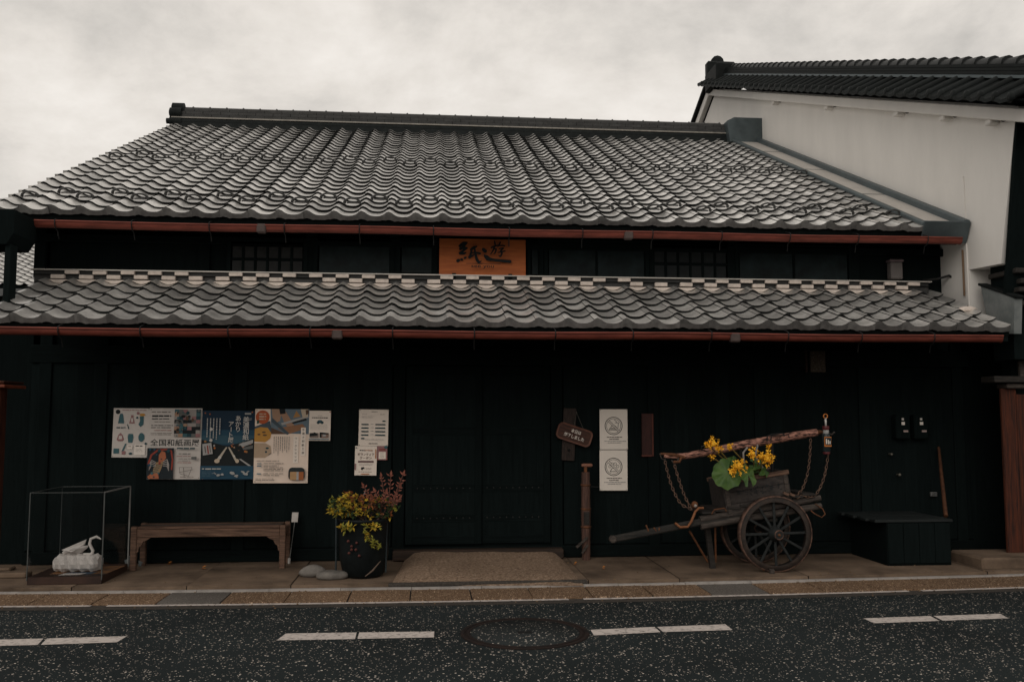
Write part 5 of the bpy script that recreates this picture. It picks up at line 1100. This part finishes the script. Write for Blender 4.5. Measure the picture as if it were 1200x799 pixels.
MB().box(-.02,.02,-.025,.025,0,.04,.004,Matrix.Translation(on_z(903.5,671,ZP)+Vector((0,-.02,-.002)))).build('wheel_chock', M_WEATH, cart)
for px, py, s_ in ((925,578,1),(918,577,1)): MB().bar(K(px,py,.0), K(px+6,py+2.5,-.01), .05, .022).build('wood_wedge', M_BROWN, cart)

# ---- box on the cart
A = K(849,600,.06); tilt = math.atan2(K(925,587,.06).z-A.z, K(925,587,.06).x-A.x)
bw, bh, bdp = .645, .335, .40
A = K(852.5,606,.06)
bx = link('planting_box', None, None, tuple(A), (0,-tilt,0)); tag(bx, 'weathered dark wooden box on the cart, holding yellow flowered leopard plant', 'box')
M_BOX = mat('grimy_box_wood', (.015,.0135,.013), .85, col2=(.068,.056,.05), scale=9, stretch=(1,5,2.2), bump=.45, detail=9)
for k in range(3): MB().box(0.0,bw,-.012,.008,k*bh/3+.0015,(k+1)*bh/3-.0015,.003).build('front_board', M_BOX, bx, True)
for xx in (0, bw-.02): MB().box(xx,xx+.02,.0085,bdp-.0085,0.002,bh-.001).build('side_board', M_BOX, bx, True)
MB().box(0,bw,bdp-.008,bdp+.012,.002,bh).build('rear_board', M_BOX, bx, True); MB().box(.021,bw-.021,.009,bdp-.009,.004,.02).build('bottom_board', M_BOX, bx, True)
MB().box(-.012,bw+.012,-.024,.0,bh-.03,bh+.012,.005).build('top_rim', M_BROWN, bx, True); MB().box(-.012,bw+.012,bdp-.0,bdp+.024,bh-.03,bh+.012,.005).build('top_rim', M_BROWN, bx, True)
MB().box(bw-.05,bw-.012,-.020,-.0125,.01,bh-.032,.003).build('corner_batten', M_WEATH, bx, True); MB().box(.012,.05,-.020,-.0125,.01,bh-.032,.003).build('corner_batten', M_WEATH, bx, True)
MB().box(.022,bw-.022,.010,bdp-.010,bh-.09,bh-.05).build('soil', MATS['soil'], bx, True)
m = MB()                                        # worn, unreadable brush marks
for k in range(8):
    cx = .13+k*.056
    for j in range(6): a = (cx+rng.uniform(-.022,.022), .205+rng.uniform(-.03,.03)); L_ = rng.uniform(.012,.03); t = rng.choice((0,0,1.57,.8,-.8)); m.bar((a[0],-.0135-.0002*j,a[1]), (a[0]+L_*math.cos(t),-.0135-.0002*j,a[1]+L_*math.sin(t)), .001, .006, up=Vector((0,0,1)) if t == 0 else Vector((1,0,0)))
tag(m.build('worn_lettering', M_INK, bx, True), kind='stuff')
# ---- leopard plant
lp = thing('leopard_plant', tuple(K(885,560,.2)), 'leopard plant with round glossy leaves and yellow flower heads in the cart box', 'plant')
M_LEAF = mat('round_leaf_green', (.018,.052,.011), .5, col2=(.085,.145,.033), scale=9, bump=.15); M_FLO = mat('yellow_petal', (.86,.46,.03), .6, var=.3, scale=40, bump=0)
def round_leaf(cpx, cpy, rx, ry, tilt_v, rot, dy=-.12):
    c = K(cpx, cpy, dy); m = MB(); n = 26; vv = [c]; N_ = tilt_v.normalized(); U = N_.cross(Vector((0,1,0))); U = (Matrix.Rotation(rot,3,N_) @ (U if U.length > .1 else Vector((1,0,0)))).normalized(); V = N_.cross(U)
    for ring_ in (.5, 1.):
        for i in range(n):
            a = R(20)+(2*math.pi-R(40))*i/(n-1); w_ = 1+.05*math.sin(a*9); lift = .018*math.cos(a*6)*ring_ - .02*ring_**2
            vv.append(c+(U*math.cos(a)*rx+V*math.sin(a)*ry)*ring_*w_+N_*lift)
    m.add(vv, [(0,1+i,2+i) for i in range(n-1)]+[(1+i,1+n+i,2+n+i,2+i) for i in range(n-1)], True); m.build('leaf', M_LEAF, lp)
    MB().tube([c, c.lerp(K(885,560,.15),.5)+Vector((0,0,.01)), K(885,562,.2)], .006, 6).build('leaf_stalk', mat('stalk_green', (.12,.13,.04), .6), lp)
round_leaf(853,554,.15,.14,Vector((-.25,-1,.35)),R(200)); round_leaf(877,556,.12,.075,Vector((.1,-.85,.6)),R(100),-.15); round_leaf(893,549,.11,.08,Vector((.5,-.5,.8)),R(60),.02); round_leaf(888,545,.08,.07,Vector((.2,-.9,.3)),R(10),.08); round_leaf(858,540,.06,.05,Vector((-.3,-.9,.3)),R(150),-.05)
def flower(cpx, cpy, r, n, dy=-.12, bx_=885, by_=560):
    c = K(cpx, cpy, dy); m = MB(); m.lathe([(0,-r*.5),(r*.42,-r*.25),(r*.48,0),(r*.42,r*.25),(0,r*.5)], c, 8)
    for _ in range(n):
        d = rv(); d.y = -abs(d.y)*.6 if rng.random() < .75 else d.y; d = d.normalized(); q_ = c+d*r*rng.uniform(.35,1)
        for k in range(5):
            leaf(m, q_, d*.4+rv(), d, .028, .014)
    m.build('flower_head', M_FLO, lp)
    MB().tube([c, c.lerp(K(bx_,by_,.15),.45)+Vector((0,0,.02)), K(bx_,by_,.18)], .006, 6).build('flower_stalk', mat('stalk_olive', (.20,.14,.04), .6), lp)
flower(836,520,.06,20,-.12,868,562); flower(842,526,.04,10,-.12,868,562); flower(830,521,.03,8,-.12,868,562); flower(856,524,.03,8); flower(866,546,.075,34,-.16); flower(858,553,.035,10,-.17); flower(882,531,.05,18,-.13); flower(899,537,.072,32,-.13); flower(891,535,.04,12,-.12); flower(834,535.5,.022,6,-.1,868,562); flower(901,524,.02,5)

# ---- yoke beam with chains
yk = thing('yoke_beam', tuple(K(870,560,.2)), 'peeling reddish ox yoke beam with hanging chains, mounted above the cart box', 'yoke')
dyk = .12
pts = [K(778,534,dyk), K(800,534.5,dyk), K(830,529.5,dyk), K(868,521.5,dyk), K(905,515,dyk), K(940,509,dyk), K(957,506.5,dyk)]
M_YOKE = mat('peeling_red_beam', (.028,.014,.012), .8, col2=(.46,.225,.165), scale=13, stretch=(1.4,4,4), bump=.6, detail=12, contrast=.12)
MB().tube(pts, [.020,.030,.037,.040,.041,.039,.036], 10).build('beam', M_YOKE, yk)
m = MB(); m.tube([K(774,531.5,dyk), K(790,532.5,dyk-.02), K(803,536,dyk-.03)], [.012,.018,.012], 6); m.build('iron_fork', M_RUST, yk); m = MB(); m.tube([K(800,534,dyk-.03), K(796,541,dyk-.03), K(789,541,dyk-.03)], .014, 6); m.build('iron_fork', M_RUST, yk)
m = MB(); m.tube([K(773,531,dyk), K(775,537,dyk), K(779,539,dyk), K(781,534,dyk)], .006, 6); m.build('hook', M_WEATH, yk); m = MB(); m.tube([K(787,539,dyk-.03), K(790,544,dyk-.03), K(794,542,dyk-.03), K(795,536,dyk-.03)], .006, 6); m.build('hook', M_WEATH, yk)
for q in ([(829,529),(822,526.5),(822,523),(830,522),(838,522)], [(899,517),(899,511),(905,508.5),(918,507.5),(919,511)], [(903,516),(904,511),(908,510.5),(924,509),(925,513)]): MB().tube([K(a, b, dyk-.06) for a, b in q], .006, 6).build('staple', M_IRON, yk)
for q in ([(957,506.5),(963,506),(967,507)],): MB().tube([K(a, b, dyk) for a, b in q], [.028,.016,.012], 6).build('iron_tip', M_RUST, yk)
MB().tube([K(966,507,dyk-.0), K(975,509,dyk-.02), K(978,506,dyk-.02)], .009, 6).build('tip_hook', M_WEATH, yk)
M_HOOK = mat('pale_iron_hook', (.22,.20,.185), .5, .3, var=.3)
for q in ([(876,524),(871,530),(871.5,540),(874,547),(876,560),(877,572)], [(888,521),(885,533),(889,542),(894,548),(896,558),(898,570)]): MB().tube([K(a, b, dyk-.055 if i < 4 else dyk) for i, (a, b) in enumerate(q)], .010, 7).build('support_hook', M_HOOK, yk)
MB().tube([K(868,521,dyk+.0), K(868,572,dyk+.05)], .014, 6).build('support_post', M_IRON, yk); MB().tube([K(905,515,dyk), K(905,566,dyk+.05)], .014, 6).build('support_post', M_IRON, yk)
def chain(q, dys):
    P = [K(a, b, d_) for (a, b), d_ in zip(q, dys)]; dense = []
    for i in range(len(P)-1):
        for k in range(40):
            t = k/40; g = [P[max(i-1,0)], P[i], P[i+1], P[min(i+2,len(P)-1)]]
            dense.append(.5*((2*g[1])+(-g[0]+g[2])*t+(2*g[0]-5*g[1]+4*g[2]-g[3])*t*t+(-g[0]+3*g[1]-3*g[2]+g[3])*t**3))
    dense.append(P[-1]); m = MB(); acc = 0; k = 0; step = .030
    for i in range(1, len(dense)):
        acc += (dense[i]-dense[i-1]).length
        if acc >= step:
            acc = 0; d = (dense[i]-dense[i-1]).normalized(); b = MB(); b.torus((0,0,0), .011, .0042, 'y', n=8, m=5, sz=1.75)
            ref = Vector((0,1,0)); s_ = ref.cross(d).normalized(); n_ = d.cross(s_)
            M = Matrix((s_, -n_, d)).transposed()
            if k % 2: M = M @ Matrix.Rotation(math.pi/2, 3, 'Z')
            m.add([M @ Vector(v)+dense[i] for v in b.v], b.f, True); k += 1
    tag(m.build('chain', mat('chain_rust', (.06,.038,.03), .7, .3, col2=(.19,.115,.08), scale=30), yk), kind='stuff')
chain([(779,538),(783,556),(789,574),(798,590),(809,596)], (dyk,.12,.1,.08,.06)); chain([(790,543),(795,560),(802,580),(810,596)], (dyk-.03,.08,.06,.05))
chain([(950,512),(949,535),(946,556),(940,573),(930,584)], (dyk,.12,.12,.12,.1)); chain([(971,511),(970,535),(966,558),(959,575),(951,582),(940,581),(934,584)], (dyk-.02,.08,.07,.06,.04,.04,.04))
# ---- canister hung at the beam end
cc = K(968, 510, dyk-.09)
cn = thing('canister', tuple(K(968,532,dyk-.09)), 'slim dark canister with orange framed label and ring top at the yoke tip', 'canister')
def cz_(py): return K(968,py,dyk-.09).z
def cyl(y0, y1, r, nm, mt): MB().lathe([(r*.9,cz_(y0)),(r,cz_(y0)+.004),(r,cz_(y1)-.004),(r*.9,cz_(y1))], (cc.x,cc.y,0), 14).build(nm, mt, cn)
cyl(532,529,.034,'base_cap',mat('maroon_plastic', (.09,.018,.02), .4)); cyl(529.2,508,.038,'body',mat('dark_green_glass', (.018,.026,.028), .25)); cyl(508.2,503.5,.027,'grey_collar',mat('pale_collar', (.28,.28,.27), .4)); cyl(503.6,499,.031,'maroon_collar',MATS['maroon_plastic']); cyl(499.2,492,.011,'valve',mat('steel', (.4,.38,.36), .35, .7))
m = MB(); m.torus((cc.x,cc.y,cz_(487.5)), .020, .0055, 'y', n=16, m=6); m.build('pull_ring', mat('orange_ring', (.42,.14,.03), .5), cn)
MB().bar((cc.x-.01,cc.y,cz_(493)), (cc.x+.004,cc.y,cz_(489.5)), .012, .014).build('ring_clip', MATS['steel'], cn)
a0, a1 = cz_(523), cz_(511.5)
MB().box(cc.x-.036,cc.x+.032,cc.y-.0425,cc.y-.036,a0,a1).build('label_frame', MATS['orange_ring'], cn); MB().box(cc.x-.029,cc.x+.030,cc.y-.044,cc.y-.0426,a0+.014,a1-.008).build('label_panel', MATS['dark_green_glass'], cn)
for k, xx in enumerate((-.018,.0,.016)): MB().bar((cc.x+xx,cc.y-.045,a0+.025), (cc.x+xx,cc.y-.045,a1-.02-.01*k), .002, .010, up=Vector((1,0,0))).build('label_mark', flat('white_letters', (.6,.54,.48)), cn)
MB().bar((cc.x,cc.y+.02,cz_(507)), K(966,507,dyk), .014, .014).build('hanger', M_RUST, cn)

# ================================================================== dark corner with platform and meters
b0 = on_z(1041, 663, ZP); X1 = on_y(1150, 650, b0.y).x; zt = .50; Yp0 = b0.y
pf = thing('platform', ((b0.x+X1)/2, Yp0+.25, ZP), 'low black slatted wooden platform against the dark wall near the red posts', 'platform')
MB().box(b0.x+.004, X1-.3, Yp0+.012, YW-.06, ZP-.002, zt-.04, .006).build('body', M_WOOD, pf)
for k in range(6):
    y = Yp0+(YW-.06-Yp0)*k/6; MB().box(b0.x-.12-.03*(k%2), X1-.28, y, y+(YW-.06-Yp0)/6-.012, zt-.039, zt-.012, .004).build('top_slat', mat('dark_slat', (.012,.015,.015), .6, var=.4, scale=5, stretch=(.5,6,6)), pf)
for k in range(4): xx = b0.x+.006+k*(X1-.315-b0.x)/4; MB().box(xx, xx+(X1-.315-b0.x)/4-.004, Yp0-.004, Yp0+.0115, ZP+.02, zt-.05, .004).build('front_panel', M_WOOD, pf)
s0, s1 = on_y(1108,597,Yp0+.25), on_y(1100,524,YW-.07)
sk = MB(); s0.z = zt-.012; sk.tube([s0, s0.lerp(s1,.5), s1], [.022,.019,.014], 8); tag(sk.build('leaning_pole', mat('brown_pole', (.03,.013,.008), .7, col2=(.10,.04,.018), scale=8, stretch=(5,5,.8))), 'short brown pole standing on the black platform, leaning on the wall', 'pole')
for px, lb in ((1057,'black meter box with pale labels, farther from the leaning pole'),(1078.5,'black meter box with pale labels, nearer to the leaning pole')):
    c = on_y(px, 500, YW-.10); mt = thing('meter_box', (c.x, YW-.05, c.z-.12), lb, 'meter', 'meter boxes on the dark wall')
    MB().box(c.x-.075,c.x+.085,YW-.12,YW-.02,c.z-.13,c.z+.13,.012).build('case', M_WOOD, mt)
    for (dx, py, w_, h_, mm) in ((.0,491,.012,.012,PAPERG),(.003,496,.018,.016,PAPER),(.03,505,.026,.010,C('tag_pink',.36,.27,.25))): z = on_y(px,py,YW-.12).z; MB().box(c.x+dx-w_,c.x+dx+w_,YW-.123,YW-.1195,z-h_,z+h_).build('label_tag', mm, mt)
for px, py, r_, lb in ((1044,532,.016,'dull round switch on the dark wall beside the meters'),(1053.5,556,.018,'small round brass tap knob on the dark wall below the meters')):
    c = on_y(px, py, YW-.07); kn = MB(); kn.lathe([(.0,-.03),(r_*.8,-.026),(r_,-.015),(r_*.6,0),(r_*.6,.04)], c, 10, 'y'); tag(kn.build('tap' if py > 540 else 'light_switch', mat('dull_brass', (.13,.12,.10), .4, .4)), lb, 'knob')
c = on_y(1095.5, 579, YW-.06); stt = MB().box(c.x-.034,c.x+.034,YW-.05,YW-.02,c.z-.022,c.z+.022,.003).build('tag_plate', mat('grey_plate', (.15,.15,.145), .7)); tag(stt, 'small grey rectangular tag on the dark wall beside the leaning pole', 'tag')
st3 = MB()
for k in range(3): st3.box(c.x-.028,c.x+.028,YW-.0515,YW-.0503,c.z-.014+k*.011,c.z-.009+k*.011)
tag(st3.build('printed_rows', M_INK, stt, False), kind='stuff')
# pale stone lying on the lower roof end
c = on_y(1134, 365, 8.55); bm = bmesh.new(); bmesh.ops.create_icosphere(bm, subdivisions=2, radius=1)
for v in bm.verts: v.co = Vector((v.co.x*.10, v.co.y*.06, max(-.6,v.co.z)*.035))
me = bpy.data.meshes.new('roof_stone'); bm.to_mesh(me); bm.free(); me.materials.append(M_MORTAR); tag(link('roof_stone', me, None, (c.x, 8.55, c.z+.02)), 'pale lump of mortar lying on the end of the lower roof tiles', 'mortar lump')
